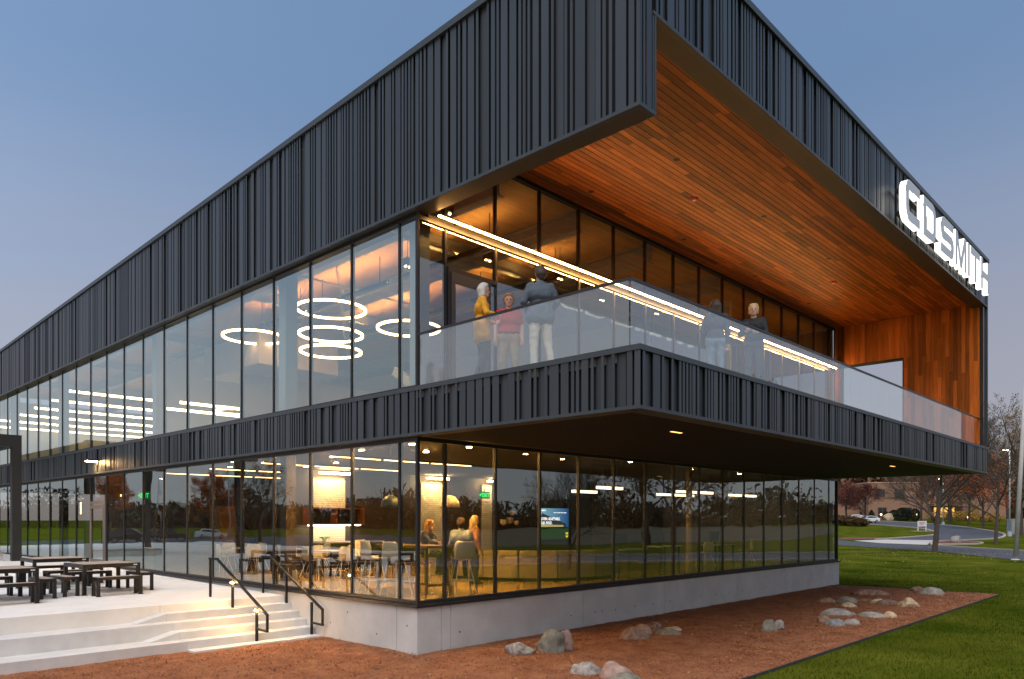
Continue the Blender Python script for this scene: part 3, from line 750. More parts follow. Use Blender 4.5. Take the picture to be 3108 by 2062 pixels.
MB().box((-.536, -.176, .391), (.536, -.12, .465)).box((-.536, .12, .391), (.536, .176, .465)).box((-.536, -.119, .391), (-.48, .119, .465)).box((.48, -.119, .391), (.536, .119, .465)).build('frame', BLACK, ben)
for k in range(2): ubox('slat', (-.478, -.118 + k * .1185, .44), (.478, -.118 + k * .1185 + .112, .467), TOPW, ben)
tabs = [(-3.13, 8.94, 'closest to the steps and window wall'), (-3.45, 11.75, 'farther back, near the glass door'), (-5.53, 8.48, 'beside the seat tiers at the picture edge')]
bu = 0
for k, (x, y, txt) in enumerate(tabs):
    place(tbl, k > 0, (x, y, tz(y)), R((2, -1, 1)[k]), 'square black picnic table with pale slats, ' + txt)
    for j, (dx, dy, rz, tt) in enumerate(((.02, -1.04, 0, 'facing the steps'), (.96, .1, 90, 'nearest the windows'), (-.92, -.15, 90, 'away from the windows'), (0, 1.05, 0, 'on its far side'))):
        place(ben, bu > 0, (x + dx, y + dy, tz(y + dy) + .004), R(rz + (3, -2, 2, -3)[j]), 'low black bench ' + tt + ', at the table ' + ('closest to the steps', 'near the glass door', 'at the picture edge')[k]); bu += 1
# pergola over the far end of the terrace
pg = empty('pergola', (-1.4, 24.6, -.03), 0, 'black steel pergola on thick square posts over the terrace', 'pergola')
PB = mat('pergola steel', (.022, .022, .023), .5, .2)
for x, y in ((0, 0), (-7, 0), (0, 12), (-7, 12)): mbox('post', (x - .17, y - .17, 0), (x + .17, y + .17, 4.75), PB, pg)
MB().box((-8.0, -.17, 4.751), (.17, .17, 5.25)).build('beam', PB, pg); MB().box((-8.0, 11.83, 4.751), (.17, 12.17, 5.25)).build('beam', PB, pg)
MB().box((-.13, .171, 4.80), (.13, 11.829, 5.2)).build('beam', PB, pg); MB().box((-7.13, .171, 4.80), (-6.87, 11.829, 5.2)).build('beam', PB, pg)
for k in range(24): ubox('louver', (-6.86, .35 + k * .48, 4.98), (-.14, .47 + k * .48, 5.18), PB, pg)
# low timber bench box by the pergola
pb = empty('timber_seat_box', (-2.6, 25.6, -.03), 0, 'low timber seat box beside the pergola post', 'seat')
mbox('base', (-2.2, -.35, 0), (.9, .35, .28), CONC, pb)
for k in range(5): ubox('slat', (-2.24, -.37 + k * .15, .282), (.94, -.37 + k * .15 + .14, .33), TOPW, pb)

# ------------------------------------------------------------------ boulders
def rock_mesh(seed, sx, sy, sz, ang, blocky):
    bm = bmesh.new(); bmesh.ops.create_icosphere(bm, subdivisions=4, radius=1.0)
    rr = random.Random(seed); cuts = []
    for _ in range(rr.randint(7, 11)):
        d = Vector((rr.gauss(0, 1), rr.gauss(0, 1), rr.gauss(0, .8))).normalized(); cuts.append((d, rr.uniform(.60, .88) if blocky else rr.uniform(.70, .95)))
    from mathutils import noise
    off = Vector((seed * 3.1, seed * 1.7, 0))
    for q in bm.verts:
        p = q.co.copy(); L = 1.0
        for d, c in cuts:
            dd = p.dot(d)
            if dd > c: L = min(L, c / dd + (0 if blocky else .25 * (1 - c / dd)))
        nn = noise.noise(p * 1.3 + off) * .13 + noise.noise(p * 3.5 + off) * .06 + noise.noise(p * 9 + off) * .03
        p = p * (L + nn)
        x, y, z = p.x * sx, p.y * sy, p.z * sz
        q.co = (x * math.cos(ang) - y * math.sin(ang), x * math.sin(ang) + y * math.cos(ang), z)
    me = bpy.data.meshes.new('boulder'); bm.to_mesh(me); bm.free()
    me.polygons.foreach_set('use_smooth', [True] * len(me.polygons))
    return me
def rockmat(name, a, b, sc=9, dark=None):
    return mat(name, a, .85, vscale=sc, detail=10, col2=b, bump=.7, bscale=22, thr=(.36, .64), spec=.25)
RM = {'gran': rockmat('speckled granite', (.13, .115, .105), (.40, .355, .315), 9), 'green': rockmat('grey green stone', (.12, .115, .09), (.27, .245, .20), 4), 'pink': rockmat('pink granite', (.25, .155, .125), (.40, .28, .235), 5),
      'brown': rockmat('brown stone', (.16, .09, .06), (.36, .23, .17), 9), 'tan': rockmat('tan stone', (.36, .26, .16), (.58, .44, .30), 8), 'grey': rockmat('grey stone', (.20, .18, .16), (.40, .365, .325), 5), 'blue': rockmat('blue grey stone', (.14, .155, .165), (.30, .315, .315), 5), 'dark': rockmat('dark speckled stone', (.07, .05, .045), (.28, .19, .17), 14)}
rocks = [
 (1.37, -1.62, .67, .25, 'gran', 1, 'flat topped black and white speckled boulder beside the tall grey one'), (1.98, -1.98, .67, .44, 'green', 1, 'tall angular grey green boulder nearest the building corner'), (2.43, -1.90, .40, .43, 'pink', 1, 'pinkish pointed boulder leaning behind the tall grey green one'),
 (.74, -3.82, .54, .25, 'gran', 0, 'rounded salt and pepper boulder at the front of the bed'), (.83, -4.42, .60, .33, 'pink', 0, 'large smooth pink boulder at the front of the bed'), (.70, -4.72, .54, .17, 'green', 0, 'low grey green boulder in front of the large pink one'),
 (4.67, -2.20, .70, .32, 'brown', 0, 'broad brown pink boulder, largest of the middle cluster'), (5.45, -1.90, .45, .27, 'pink', 0, 'pink grey boulder tucked behind the broad brown one'), (6.19, -1.79, .40, .24, 'dark', 0, 'dark maroon boulder at the back of the middle cluster'), (6.37, -2.16, .47, .15, 'tan', 0, 'low tan stone at the far end of the middle cluster'), (5.70, -2.45, .64, .17, 'green', 0, 'flat olive stone at the front of the middle cluster'),
 (7.98, -3.93, .44, .28, 'green', 1, 'mossy grey block standing alone with a pale stone'), (8.60, -3.90, .32, .23, 'grey', 1, 'pale grey block pressed against the mossy block'),
 (15.51, -2.51, .65, .19, 'brown', 0, 'long brown stone at the wall side of the far cluster'), (15.80, -3.04, .71, .25, 'green', 0, 'humped olive brown boulder in the far cluster'), (14.75, -3.48, .52, .17, 'tan', 0, 'orange tan stone in front of the olive humped boulder'), (16.96, -3.25, .58, .09, 'brown', 0, 'almost buried brown slab in the far cluster'), (16.51, -3.78, .44, .18, 'tan', 0, 'small orange stone between the slab and the dark oblong one'), (16.42, -4.15, .68, .17, 'dark', 0, 'dark oblong stone beside the pale wedge'), (16.08, -4.88, .72, .26, 'tan', 1, 'pale tan wedge shaped boulder in the far cluster'),
 (12.38, -4.05, .99, .20, 'grey', 0, 'longest low grey boulder lying like a log'), (12.59, -4.88, .75, .17, 'grey', 0, 'low pale grey oval boulder before the bed edge'), (12.91, -5.25, .47, .20, 'tan', 0, 'rounded cream boulder closest to the lawn edge'),
 (10.60, -4.30, .46, .24, 'brown', 0, 'round brown boulder behind the blue grey one'), (10.18, -4.72, .53, .20, 'blue', 0, 'blue grey domed boulder in the trio'), (10.71, -4.97, .43, .17, 'grey', 0, 'small pale grey boulder at the end of the trio'),
 (19.13, -2.71, 1.16, .21, 'brown', 1, 'wide flat brown slab in the shade near the wall end'), (19.26, -3.05, .48, .18, 'brown', 0, 'small brown stone against the wide flat slab'), (21.81, -3.59, .55, .20, 'brown', 1, 'reddish brown block at the far corner of the bed'), (21.00, -4.28, .84, .28, 'grey', 0, 'big pale grey boulder at the far corner of the bed')]
for k, (x, y, w, h, m, blk, lab) in enumerate(rocks):
    me = rock_mesh(40 + k, w * .56, w * .42, h * .98, R(43.5 - 90) + random.Random(k).uniform(-.35, .35), blk); me.materials.append(RM[m])
    o = link(bpy.data.objects.new('boulder', me)); dx, dy = .72 * .28 * w, .69 * .28 * w
    o.location = (x + dx, y + dy, -1.10 + h * (.16 if blk else .02)); props(o, lab, 'boulder', 'boulders in the mulch bed')
# ------------------------------------------------------------------ rooms behind the glass
FLOORP = mat('polished concrete floor', (.55, .37, .14), .14, var=.12, vscale=1.5, spec=.6)
mbox('floor', (.06, .1, -.10), (XE - .05, YE, 0), FLOORP, B)
ubox('ceiling', (.06, .1, 3.46), (XE - .05, YE, 3.52), mat('dark ceiling', (.05, .045, .04), .8), B)
INW = mat('wood ceiling inside', (.58, .33, .14), .6, var=.14, vscale=6, stretch=(.2, 2.2, 1), bump=.2, bscale=12, bstretch=(.05, 7, 1))
ubox('ceiling', (.24, .06, 9.80), (XE - .22, YE, 9.85), INW, B)
BEAMM = mat('painted steel beam', (.34, .36, .36), .5)
GREYW = mat('pale grey partition', (.50, .49, .47), .8, var=.04)
DARKW = mat('dark brown panel', (.055, .035, .022), .55, var=.2, vscale=4)
BROWNW = mat('oak veneer', (.26, .12, .04), .5, var=.2, vscale=5, stretch=(2, 2, .2))
for x in (2.6, 5.6, 9.0, 13.0):
    MB().box((x - .14, .2, 9.76), (x + .14, YE, 9.80)).box((x - .02, .2, 9.30), (x + .02, YE, 9.76)).box((x - .14, .2, 9.26), (x + .14, YE, 9.30)).build('roof_beam', BEAMM, B)
for y in (4.2, 12.6, 21.0, 29.4, 37.8):
    MB().box((.25, y - .1, 9.40), (14, y + .1, 9.45)).box((.25, y - .02, 9.45), (14, y + .02, 9.79)).build('roof_beam', BEAMM, B)
E_FILL = emitter('added ceiling fill', (1, .52, .15), 110)  # invented uplighting, added so the upper wood ceiling glows amber
for x, y0, y1 in ((4.15, 1.6, 5.6), (4.15, 6.4, 10.4), (4.15, 11.0, 14.5), (7.3, 2.0, 6.0), (7.3, 7.0, 13.0), (1.5, 6.6, 12.4)):
    ul = MB().box((x - .13, y0, 8.90), (x - .025, y1, 8.925)).box((x - .13, y0, 8.926), (x - .115, y1, 8.99)).box((x - .04, y0, 8.926), (x - .025, y1, 8.99)).bar((x - .08, y0 + .4, 8.92), (x - .08, y0 + .4, 9.8), .02).bar((x - .08, y1 - .4, 8.92), (x - .08, y1 - .4, 9.8), .02).build('added_fill_tray', FRAME, B); ubox('lamp', (x - .11, y0 + .05, 8.93), (x - .045, y1 - .05, 8.945), E_FILL, ul)  # added dark trays that hide the extra ceiling light from below
for x, y, w in ((.75, 6.45, .36), (.75, 15.2, .34), (.75, 25.9, .34), (.75, 34.0, .34), (.42, .45, .3)):
    ubox('column', (x - w / 2, y - w / 2, 4.36), (x + w / 2, y + w / 2, 9.25), BEAMM, B)
for x, y in ((.75, 6.45), (.75, 15.2), (.75, 25.9), (.75, 34.0)):
    ubox('column', (x - .15, y - .15, 0), (x + .15, y + .15, 3.45), DARKW, B)
MB().lathe((11.75, .55, 0), [(.105, 0), (.105, 3.45)], 20).build('column', mat('cream column', (.55, .45, .30), .6), B, True)
# upper partitions
ubox('partition', (14.0, .3, 4.37), (14.15, YE, 9.25), GREYW, B)
ubox('partition', (3.5, 14.6, 4.37), (13.99, 14.75, 7.2), GREYW, B)
ubox('partition', (4.0, 23.4, 4.37), (13.99, 23.55, 9.2), GREYW, B)
ubox('bulkhead', (3.0, 12.3, 7.15), (6.2, 16.6, 8.3), mat('warm white bulkhead', (.66, .56, .47), .7), B)
ubox('partition', (1.6, 44.0, 4.37), (13.99, 44.1, 9.2), GREYW, B)
mb = MB()
for z, y in ((9.05, 3.3), (9.0, 8.0), (9.05, 16.8)): mb.bar((.4, y, z), (13, y, z), .06, n=8)
for x in (4.2, 7.4): mb.bar((x, .5, 8.85), (x, 23, 8.85), .05, n=8)
mb.build('sprinkler_pipe', mat('pipe paint', (.45, .42, .38), .5), B)
# stairs seen through the upper windows
mb = MB()
for s in (0, 1.1): mb.bar((6.0 + s * .1, 4.6, 4.4), (6.0 + s * .1, 8.6, 6.8), .06, .3)
mb.build('stair_stringer', BEAMM, B)

# ground floor walls
ubox('partition', (9.0, 14.0, 0), (9.12, YE, 3.45), BROWNW, B)
ubox('partition', (14.5, 8.4, 0), (22.6, 8.5, 3.45), mat('office wall', (.10, .08, .05), .8), B)
aw = mbox('partition', (3.7, 11.1, 0), (14.4, 11.25, 3.45), DARKW, B)
WBR = mat('white glazed brick', (.74, .68, .56), .35, rnd=.0, var=.08, vscale=3)
MORT = mat('mortar', (.28, .24, .18), .9)
for x0, x1 in ((4.35, 5.65), (9.2, 10.35), (12.55, 13.15)):
    bk = mbox('brick_panel', (x0, 11.04, .0), (x1, 11.099, 3.2), MORT, B); mb = MB(); z = .01; row = 0
    while z < 3.12:
        x = x0 - (.11 if row % 2 else 0)
        while x < x1:
            a, b = max(x, x0), min(x + .21, x1)
            if b - a > .02: mb.box((a, 11.01, z), (b, 11.05, z + .068))
            x += .22
        z += .078; row += 1
    props(mb.build('bricks', WBR, bk), kind='stuff')
    ubox('wall_washer', (x0 + .05, 10.55, 3.30), (x1 - .05, 10.75, 3.36), emitter('wall washer', (1, .66, .28), 110), bk)
# kitchenette on the accent wall
kc = empty('kitchen_counter', (4.3, 10.5, 0), 0, 'dark kitchen counter with pale top against the white brick', 'counter')
mbox('cabinet', (0, -.05, .05), (2.6, .50, .88), DARKW, kc); mbox('worktop', (-.03, -.1, .881), (2.63, .505, .93), mat('pale worktop', (.6, .56, .5), .3), kc)
sh = empty('wall_cabinet', (4.0, 10.6, 1.52), 0, 'dark open wall cabinet with orange wood edges above the counter', 'cabinet')
MB().box((-.1, 0, 0), (2.2, .38, .05)).box((-.1, 0, .55), (2.2, .38, .6)).box((-.1, 0, .05), (-.04, .38, .55)).box((1.0, 0, .05), (1.06, .38, .55)).box((2.14, 0, .05), (2.2, .38, .55)).build('carcass', mat('orange wood edge', (.30, .10, .03), .45), sh)
mbox('back', (-.04, .34, .05), (2.14, .37, .55), mat('cabinet back', (.02, .02, .015), .6), sh)
ubox('strip_lamp', (0, .1, -.03), (2.1, .2, -.004), emitter('under cabinet lamp', (1, .86, .6), 45), sh)
pp = empty('potted_plant', (4.55, 10.62, .93), 0, 'small green plant in a white pot on the kitchen counter', 'plant')
MB().lathe((0, 0, 0), [(.06, 0), (.09, .10), (.085, .10)], 12).build('pot', mat('white ceramic', (.7, .68, .62), .4), pp, True)
mb = MB(); r = random.Random(4)
for k in range(22):
    a = r.random() * 6.28; l = r.uniform(.08, .16); x, y = math.cos(a) * l, math.sin(a) * l; mb.add([(x * .2, y * .2, .09), (x - y * .25, y + x * .25, .12 + r.random() * .07), (x * 1.4, y * 1.4, .13 + r.random() * .05), (x + y * .25, y - x * .25, .12 + r.random() * .07)], [(0, 1, 2, 3)])
mb.build('foliage', mat('plant leaf', (.08, .30, .04), .5), pp)
# wood lockers and stair seen through the long side
for k, (x, y, w, h) in enumerate(((2.7, 14.6, .9, 2.2), (5.2, 13.2, .5, 3.0))):
    lk = mbox('oak_cupboard', (x, y, 0), (x + .6, y + w, h), BROWNW, None); mbox('door', (x - .02, y + .03, .06), (x - .002, y + w / 2 - .01, h - .04), BROWNW, lk); mbox('door', (x - .02, y + w / 2 + .01, .06), (x - .002, y + w - .03, h - .04), BROWNW, lk)
    props(lk, ('waist high oak cupboard seen through the middle ground floor windows', 'tall narrow oak cupboard beside the kitchen seen through glass')[k], 'cupboard', 'oak cupboards')
stc = empty('staircase', (4.0, 16.0, 0), 0, 'open timber staircase climbing behind the ground floor windows', 'staircase')
for k in range(18): ubox('tread', (-.1, k * .28, .16 + k * .18), (1.3, k * .28 + .30, .20 + k * .18), BROWNW, stc)
for x in (-.16, 1.3): MB().bar((x + .03, -.1, .0), (x + .03, 5.0, 3.3), .06, .30).build('stringer', DARKW, stc)
mb = MB()
for k in range(24): mb.bar((-.13, .1 + k * .21, .25 + k * .135), (-.13, .1 + k * .21, 1.25 + k * .135), .03)
mb.bar((-.13, 0, 1.15), (-.13, 5.0, 4.2), .05); props(mb.build('balusters', BROWNW, stc), kind='stuff')
ubox('planter_wall', (2.2, 13.4, 0), (2.4, 20.0, .75), BROWNW, B)
# tv wall
tw = ubox('partition', (8.0, 5.62, 0), (13.2, 5.75, 3.45), mat('dark tv wall', (.035, .028, .02), .7), B)

# ------------------------------------------------------------------ text helper
def text_obj(name, body, size, m, parent, loc, rot=(R(90), 0, 0), bold=0., align='LEFT', ext=.001, sx=1.0):
    cu = bpy.data.curves.new(name, 'FONT'); cu.body = body; cu.size = size; cu.align_x = align; cu.offset = bold; cu.extrude = ext; cu.resolution_u = 3
    tmp = bpy.data.objects.new(name, cu); COL.objects.link(tmp)
    me = bpy.data.meshes.new_from_object(tmp.evaluated_get(bpy.context.evaluated_depsgraph_get())); bpy.data.objects.remove(tmp); bpy.data.curves.remove(cu)
    me.materials.clear(); me.materials.append(m)
    o = link(bpy.data.objects.new(name, me), parent); o.location = loc; o.rotation_euler = rot; o.scale = (sx, 1, 1)
    return o
EXB = emitter('exit sign plate', (.0, .45, .06), .35)
def exit_sign(loc, rz, label, s=1.0):
    e = empty('exit_sign', loc, rz, label, 'exit sign', 'green exit signs')
    MB().box((-.19 * s, .0, -.11 * s), (.19 * s, .03, .11 * s)).build('plate', EXB, e)
    text_obj('lettering', '<EXIT', .185 * s, E_GREEN, e, (-.175 * s, -.004, -.065 * s), bold=.004, sx=.74)
    MB().box((-.02, .005, .111 * s), (.02, .025, .111 * s + .12)).build('bracket', FRAME, e)
exit_sign((1.2, 17.85, 2.62), R(-60), 'lit green exit sign seen beside the ground floor door', 1.3)
exit_sign((9.35, 7.6, 2.60), R(-20), 'lit green exit sign hanging near the white brick pillar indoors', 1.15)
exit_sign((8.9, 1.9, 6.55), R(-40), 'lit green exit sign behind the balcony glass', 1.5)
# television
tv = empty('wall_screen', (10.98, 5.58, 2.05), 0, 'lit wall screen showing a building picture and the words PROVEN. ADAPTABLE.', 'screen')
mbox('bezel', (-.95, -.0, -1.12), (.80, .035, .1), BLACK, tv)
def screenmat():
    m = bpy.data.materials.new('screen picture'); m.use_nodes = True; nt = m.node_tree; nt.nodes.clear(); L = nt.links.new
    tcn = nt.nodes.new('ShaderNodeTexCoord'); sx = nt.nodes.new('ShaderNodeSeparateXYZ'); L(tcn.outputs['Object'], sx.inputs[0])
    mr = nt.nodes.new('ShaderNodeMapRange'); mr.inputs['From Min'].default_value = -.9; mr.inputs['From Max'].default_value = .75; L(sx.outputs['X'], mr.inputs['Value'])
    rp = nt.nodes.new('ShaderNodeValToRGB'); rp.color_ramp.elements[0].color = (.25, .50, .62, 1); rp.color_ramp.elements[1].color = (.01, .08, .26, 1); L(mr.outputs[0], rp.inputs[0])
    e = nt.nodes.new('ShaderNodeEmission'); e.inputs[1].default_value = 1.3; L(rp.outputs[0], e.inputs[0]); o = nt.nodes.new('ShaderNodeOutputMaterial'); L(e.outputs[0], o.inputs[0])
    return m
scr = meshobj('picture', [(-.90, -.003, -.62), (.75, -.003, -.62), (.75, -.003, .06), (-.90, -.003, .06)], [(0, 1, 2, 3)], screenmat(), tv)
def flat(name, pts, col, st, y): meshobj(name, [(x, y, z) for x, z in pts], [tuple(range(len(pts)))], emitter(name, col, st), scr)
flat('lawn_band', [(-.90, -1.06), (.75, -1.06), (.75, -.62), (-.90, -.62)], (.012, .05, .008), 1.0, -.003)
flat('facade_side', [(-.90, -.30), (-.72, -.12), (.60, -.50), (.60, -.62), (-.90, -.62)], (.05, .055, .07), 1.0, -.005)
flat('facade_end', [(-.90, -.30), (-.74, -.17), (-.74, -.45), (-.90, -.45)], (.25, .09, .03), 1.0, -.006)
flat('window_glow', [(-.90, -.61), (.45, -.61), (.45, -.55), (-.90, -.52)], (.75, .60, .25), 1.0, -.006)
W_ = emitter('screen white', (.95, .97, 1), 2.0)
text_obj('lettering', 'PROVEN. ADAPTABLE.', .145, W_, scr, (-.90, -.008, -.37), bold=.004, sx=.80)
text_obj('lettering', 'SOLID. BOLD.', .145, W_, scr, (-.90, -.008, -.515), bold=.004, sx=.80)
text_obj('lettering', 'CD SMITH', .075, W_, scr, (-.88, -.008, -.045), bold=.003)
text_obj('lettering', 'ABOUT US   INDUSTRIES   SERVICES   PROJECTS', .034, W_, scr, (-.10, -.008, -.11), bold=.002)
flat('chevrons', [(.58, -.86), (.65, -.91), (.72, -.86), (.72, -.80), (.65, -.85), (.58, -.80)], (.9, .75, .03), 1.5, -.006)
flat('chevrons', [(.58, -.97), (.65, -1.02), (.72, -.97), (.72, -.91), (.65, -.96), (.58, -.91)], (.9, .75, .03), 1.5, -.006)
# wall planters on the tv wall
for k, (x, z, s) in enumerate(((8.62, 1.93, 1), (8.20, 1.62, 1.25), (8.50, 1.68, 1.25), (8.82, 1.60, .95))):
    o = MB().lathe((0, 0, 0), [(.02, -.09 * s), (.08 * s, -.06 * s), (.10 * s, 0), (.10 * s, .07 * s), (.09 * s, .07 * s)], 16).build('wall_planter', mat('cream planter', (.60, .50, .34), .6), None, True); o.location = (x, 5.50, z)
    props(o, ('small cream wall planter, topmost of four beside the screen', 'cream wall planter farthest from the lit screen', 'middle cream wall planter of the lower row of three', 'smallest cream wall planter, nearest the lit screen')[k], 'planter', 'cream wall planters')

# ------------------------------------------------------------------ lamps indoors
def ring(x, y, z, r_, label):
    o = empty('ring_pendant', (x, y, z), 0, label, 'pendant lamp', 'ring pendant lamps'); n = 64; mb = MB()
    def tor(r0, r1, z0, z1, name, m):
        v = []; f = []
        for k in range(n):
            a = 2 * math.pi * k / n; c, s = math.cos(a), math.sin(a)
            v += [(r0 * c, r0 * s, z0), (r1 * c, r1 * s, z0), (r1 * c, r1 * s, z1), (r0 * c, r0 * s, z1)]
        for k in range(n):
            for j in range(4): f.append((k * 4 + j, k * 4 + (j + 1) % 4, ((k + 1) % n) * 4 + (j + 1) % 4, ((k + 1) % n) * 4 + j))
        return meshobj(name, v, f, m, o)
    tor(r_ - .032, r_ + .032, -.032, .032, 'diffuser', E_RING); tor(r_ - .038, r_ + .038, .033, .045, 'housing', FRAME)
    for k in range(3):
        a = 2.1 * k + .4; MB().bar((r_ * math.cos(a), r_ * math.sin(a), .06), (r_ * .35 * math.cos(a), r_ * .35 * math.sin(a), 9.75 - z), .008, n=4).build('cable', mat('cable', (.3, .28, .25), .5), o)
ring(3.5, 8.6, 8.4, 1.08, 'largest glowing ring lamp, topmost of the stack of three'); ring(3.48, 8.58, 7.59, .99, 'glowing ring lamp in the middle of the stack of three'); ring(3.48, 8.58, 7.05, .945, 'glowing ring lamp, lowest of the stack of three')
ring(2.49, 11.7, 7.86, 1.0, 'single glowing ring lamp between the stack and the offices'); ring(5.2, 6.8, 7.79, .99, 'single glowing ring lamp nearest the building corner'); ring(4.6, 17.2, 6.1, .8, 'small thin ring lamp low in the far meeting room')
def bar_lamp(x0, x1, y, z, zc, label, grp, m=E_BAR, w=.09, h=.11):
    o = empty('bar_pendant', (x0, y, z), 0, label, 'pendant lamp', grp)
    ubox('diffuser', (0, -w / 2, -h / 2), (x1 - x0, w / 2, h / 2), m, o); ubox('housing', (0, -w / 2, h / 2), (x1 - x0, w / 2, h / 2 + .03), FRAME, o)
    for q in (.3, x1 - x0 - .3): MB().bar((q, 0, h / 2 + .03), (q, 0, zc - z), .01).build('cable', MATS['cable'], o)
names = ['first', 'second', 'third', 'fourth', 'fifth', 'sixth', 'seventh', 'eighth']
for k in range(6): bar_lamp(1.15 + .15 * (k % 3), 12.5 - (k % 2), 26.6 + 3.35 * k, 7.62 - .03 * k, 9.75, 'long white bar lamp in the upper office, %s row from the ring lamps' % names[k], 'bar lamps of the upper office')
for k in range(2): bar_lamp(3.2, 9.0, 19.3 + 2.2 * k, 6.55, 9.75, 'short bar lamp in the upper meeting room, %s row' % names[k], 'bar lamps of the meeting room')
for k, (x0, x1, y, z) in enumerate(((9.55, 10.9, 2.6, 2.74), (9.9, 11.2, 3.9, 2.66), (14.4, 17.0, 2.6, 2.74), (16.2, 19.0, 4.6, 2.72), (19.6, 22.0, 3.2, 2.74), (18.4, 20.2, 5.6, 2.80))):
    bar_lamp(x0, x1, y, z, 3.45, 'white bar lamp over the ground floor desks, ' + ('nearest the glass by the cream column', 'second behind the cream column', 'nearest the glass past the cream column', 'set back in the middle of the office', 'at the far end of the office', 'deep in the far office corner')[k], 'bar lamps of the ground floor office', emitter('office bar lamp', (1, .76, .45), 4.5), w=.11, h=.09)
for k in range(4):
    y = 5.2 + 3.6 * k; o = empty('ceiling_line_lamp', (1.3, y, 3.40), 0, 'slim warm ceiling line lamp indoors, %s counted from the building corner' % names[k], 'ceiling lamp', 'ceiling line lamps of the break room')
    for j in range(3): ubox('diffuser', (j * 1.75, -.03, -.02), (j * 1.75 + 1.6, .03, .0), E_WARM, o)
    ubox('housing', (0, -.04, .0), (5.2, .04, .05), FRAME, o)
for k, (x, y) in enumerate(((.95, 2.15), (2.0, 1.25))):
    o = empty('dome_pendant', (x, y, 2.0), 0, ('dark dome pendant over the bar table end by the long window wall', 'pale dome pendant over the bar table where the people sit')[k], 'pendant lamp', 'dome pendants over the bar table')
    MB().lathe((0, 0, 0), [(.235, 0), (.24, .02), (.215, .14), (.13, .25), (.03, .29), (.025, .29), (.12, .24), (.205, .13), (.225, .01)], 28).build('shade', (mat('dark shade', (.02, .03, .04), .4), mat('pale shade', (.5, .42, .3), .5))[k], o, True)
    MB().lathe((0, 0, .015), [(.19, 0), (.19, .02)], 24).build('diffuser', E_WARM, o); MB().bar((0, 0, .29), (0, 0, 1.45), .012, n=6).build('cord', BLACK, o)
k = 0
for x, y in ((2.0, 2.2), (4.6, 2.6), (7.2, 2.2), (9.8, 2.6), (12.4, 2.2), (3.4, 4.6), (1.7, 1.0)):
    o = empty('spot_lamp', (x, y, 8.75), 0, 'small black twin spot lamp under the upper ceiling, %s in from the corner' % names[k], 'spot lamp', 'spot lamps of the upper room'); k += 1
    MB().box((-.1, -.1, .08), (.1, .1, .3)).bar((0, 0, .3), (0, 0, 1.0), .02, n=6).build('housing', BLACK, o)
    for s in (-1, 1): MB().lathe((s * .07, 0, .055), [(.03, 0), (.034, .02)], 12).build('lens', E_SPOT, o)
for k, (x, y) in enumerate(((1.4, 26.0), (1.8, 29.5), (2.1, 22.6))):
    o = empty('edison_pendant', (x, y, 1.95 if k == 0 else 2.7), 0, 'slim glowing tube pendant in the far ground floor lounge, %s' % ('hanging in a pair', 'small one behind', 'small one toward the door')[k], 'pendant lamp', 'tube pendants in the lounge')
    for s in (-1, 1): MB().bar((s * .07, 0, 0), (s * .07, 0, .55 if k == 0 else .08), .045, n=10).build('bulb', E_WARM, o)
    MB().bar((0, 0, .6), (0, 0, 1.4 if k == 0 else .75), .015, n=6).box((-.1, -.03, .56), (.1, .03, .60)).build('cord', BLACK, o)

E_DN2 = emitter('dim recessed downlight', (1, .58, .2), 180)
E_DN = emitter('recessed downlight', (1, .54, .14), 3600)
for k, (x, y) in enumerate(((.9, 1.3), (2.3, .9), (2.4, 2.6), (1.0, 3.4), (1.6, 5.6), (2.9, 7.4), (3.2, 9.6), (1.4, 9.0), (4.6, 1.2), (6.6, 1.6), (8.8, .8), (1.6, 11.6), (13.0, 1.2), (16.5, 1.2))):
    dn = MB().lathe((x, y, 3.425), [(.065, 0), (.08, .004), (.08, .034)], 16).build('recessed_light', FRAME, B); MB().lathe((x, y, 3.418), [(.06, 0), (.06, .006)], 16).build('lens', E_DN if x < 4 and y < 8 else E_DN2, dn)
# ------------------------------------------------------------------ shell chairs, stools, tables
CHW = mat('cream chair shell', (.60, .53, .42), .5); CHL = mat('white chair leg', (.62, .58, .50), .4)
def shell(z0, name, par):
    prof = [(-.235, -.012), (-.22, .008), (-.12, .0), (0, -.012), (.10, -.008), (.165, .02), (.205, .08), (.225, .17), (.245, .28), (.262, .37), (.268, .40)]
    hw = [.19, .215, .225, .23, .232, .235, .24, .24, .23, .20, .16]
    nu = 9; V = []
    for (y, z), w in zip(prof, hw):
        up = smooth01(.0, .25, z)
        for j in range(nu):
            u = -1 + 2 * j / (nu - 1); V.append((u * w, y - .075 * u * u * up, z0 + z + .045 * u * u * (1 - up)))
    n = len(V); F_ = [(i * nu + j, i * nu + j + 1, (i + 1) * nu + j + 1, (i + 1) * nu + j) for i in range(len(prof) - 1) for j in range(nu - 1)]
    me = bpy.data.meshes.new(name); me.from_pydata(V, [], F_); me.update(); nor = [q.normal.copy() for q in me.vertices]
    V2 = [tuple(Vector(p) - q * .016) for p, q in zip(V, nor)]
    rim = [j for j in range(nu)] + [i * nu + nu - 1 for i in range(1, len(prof))] + [(len(prof) - 1) * nu + j for j in range(nu - 2, -1, -1)] + [i * nu for i in range(len(prof) - 2, 0, -1)]
    F2 = F_ + [tuple(n + k for k in f[::-1]) for f in F_] + [(rim[k], n + rim[k], n + rim[(k + 1) % len(rim)], rim[(k + 1) % len(rim)]) for k in range(len(rim))]
    return meshobj(name, V + V2, F2, CHW, par, True)
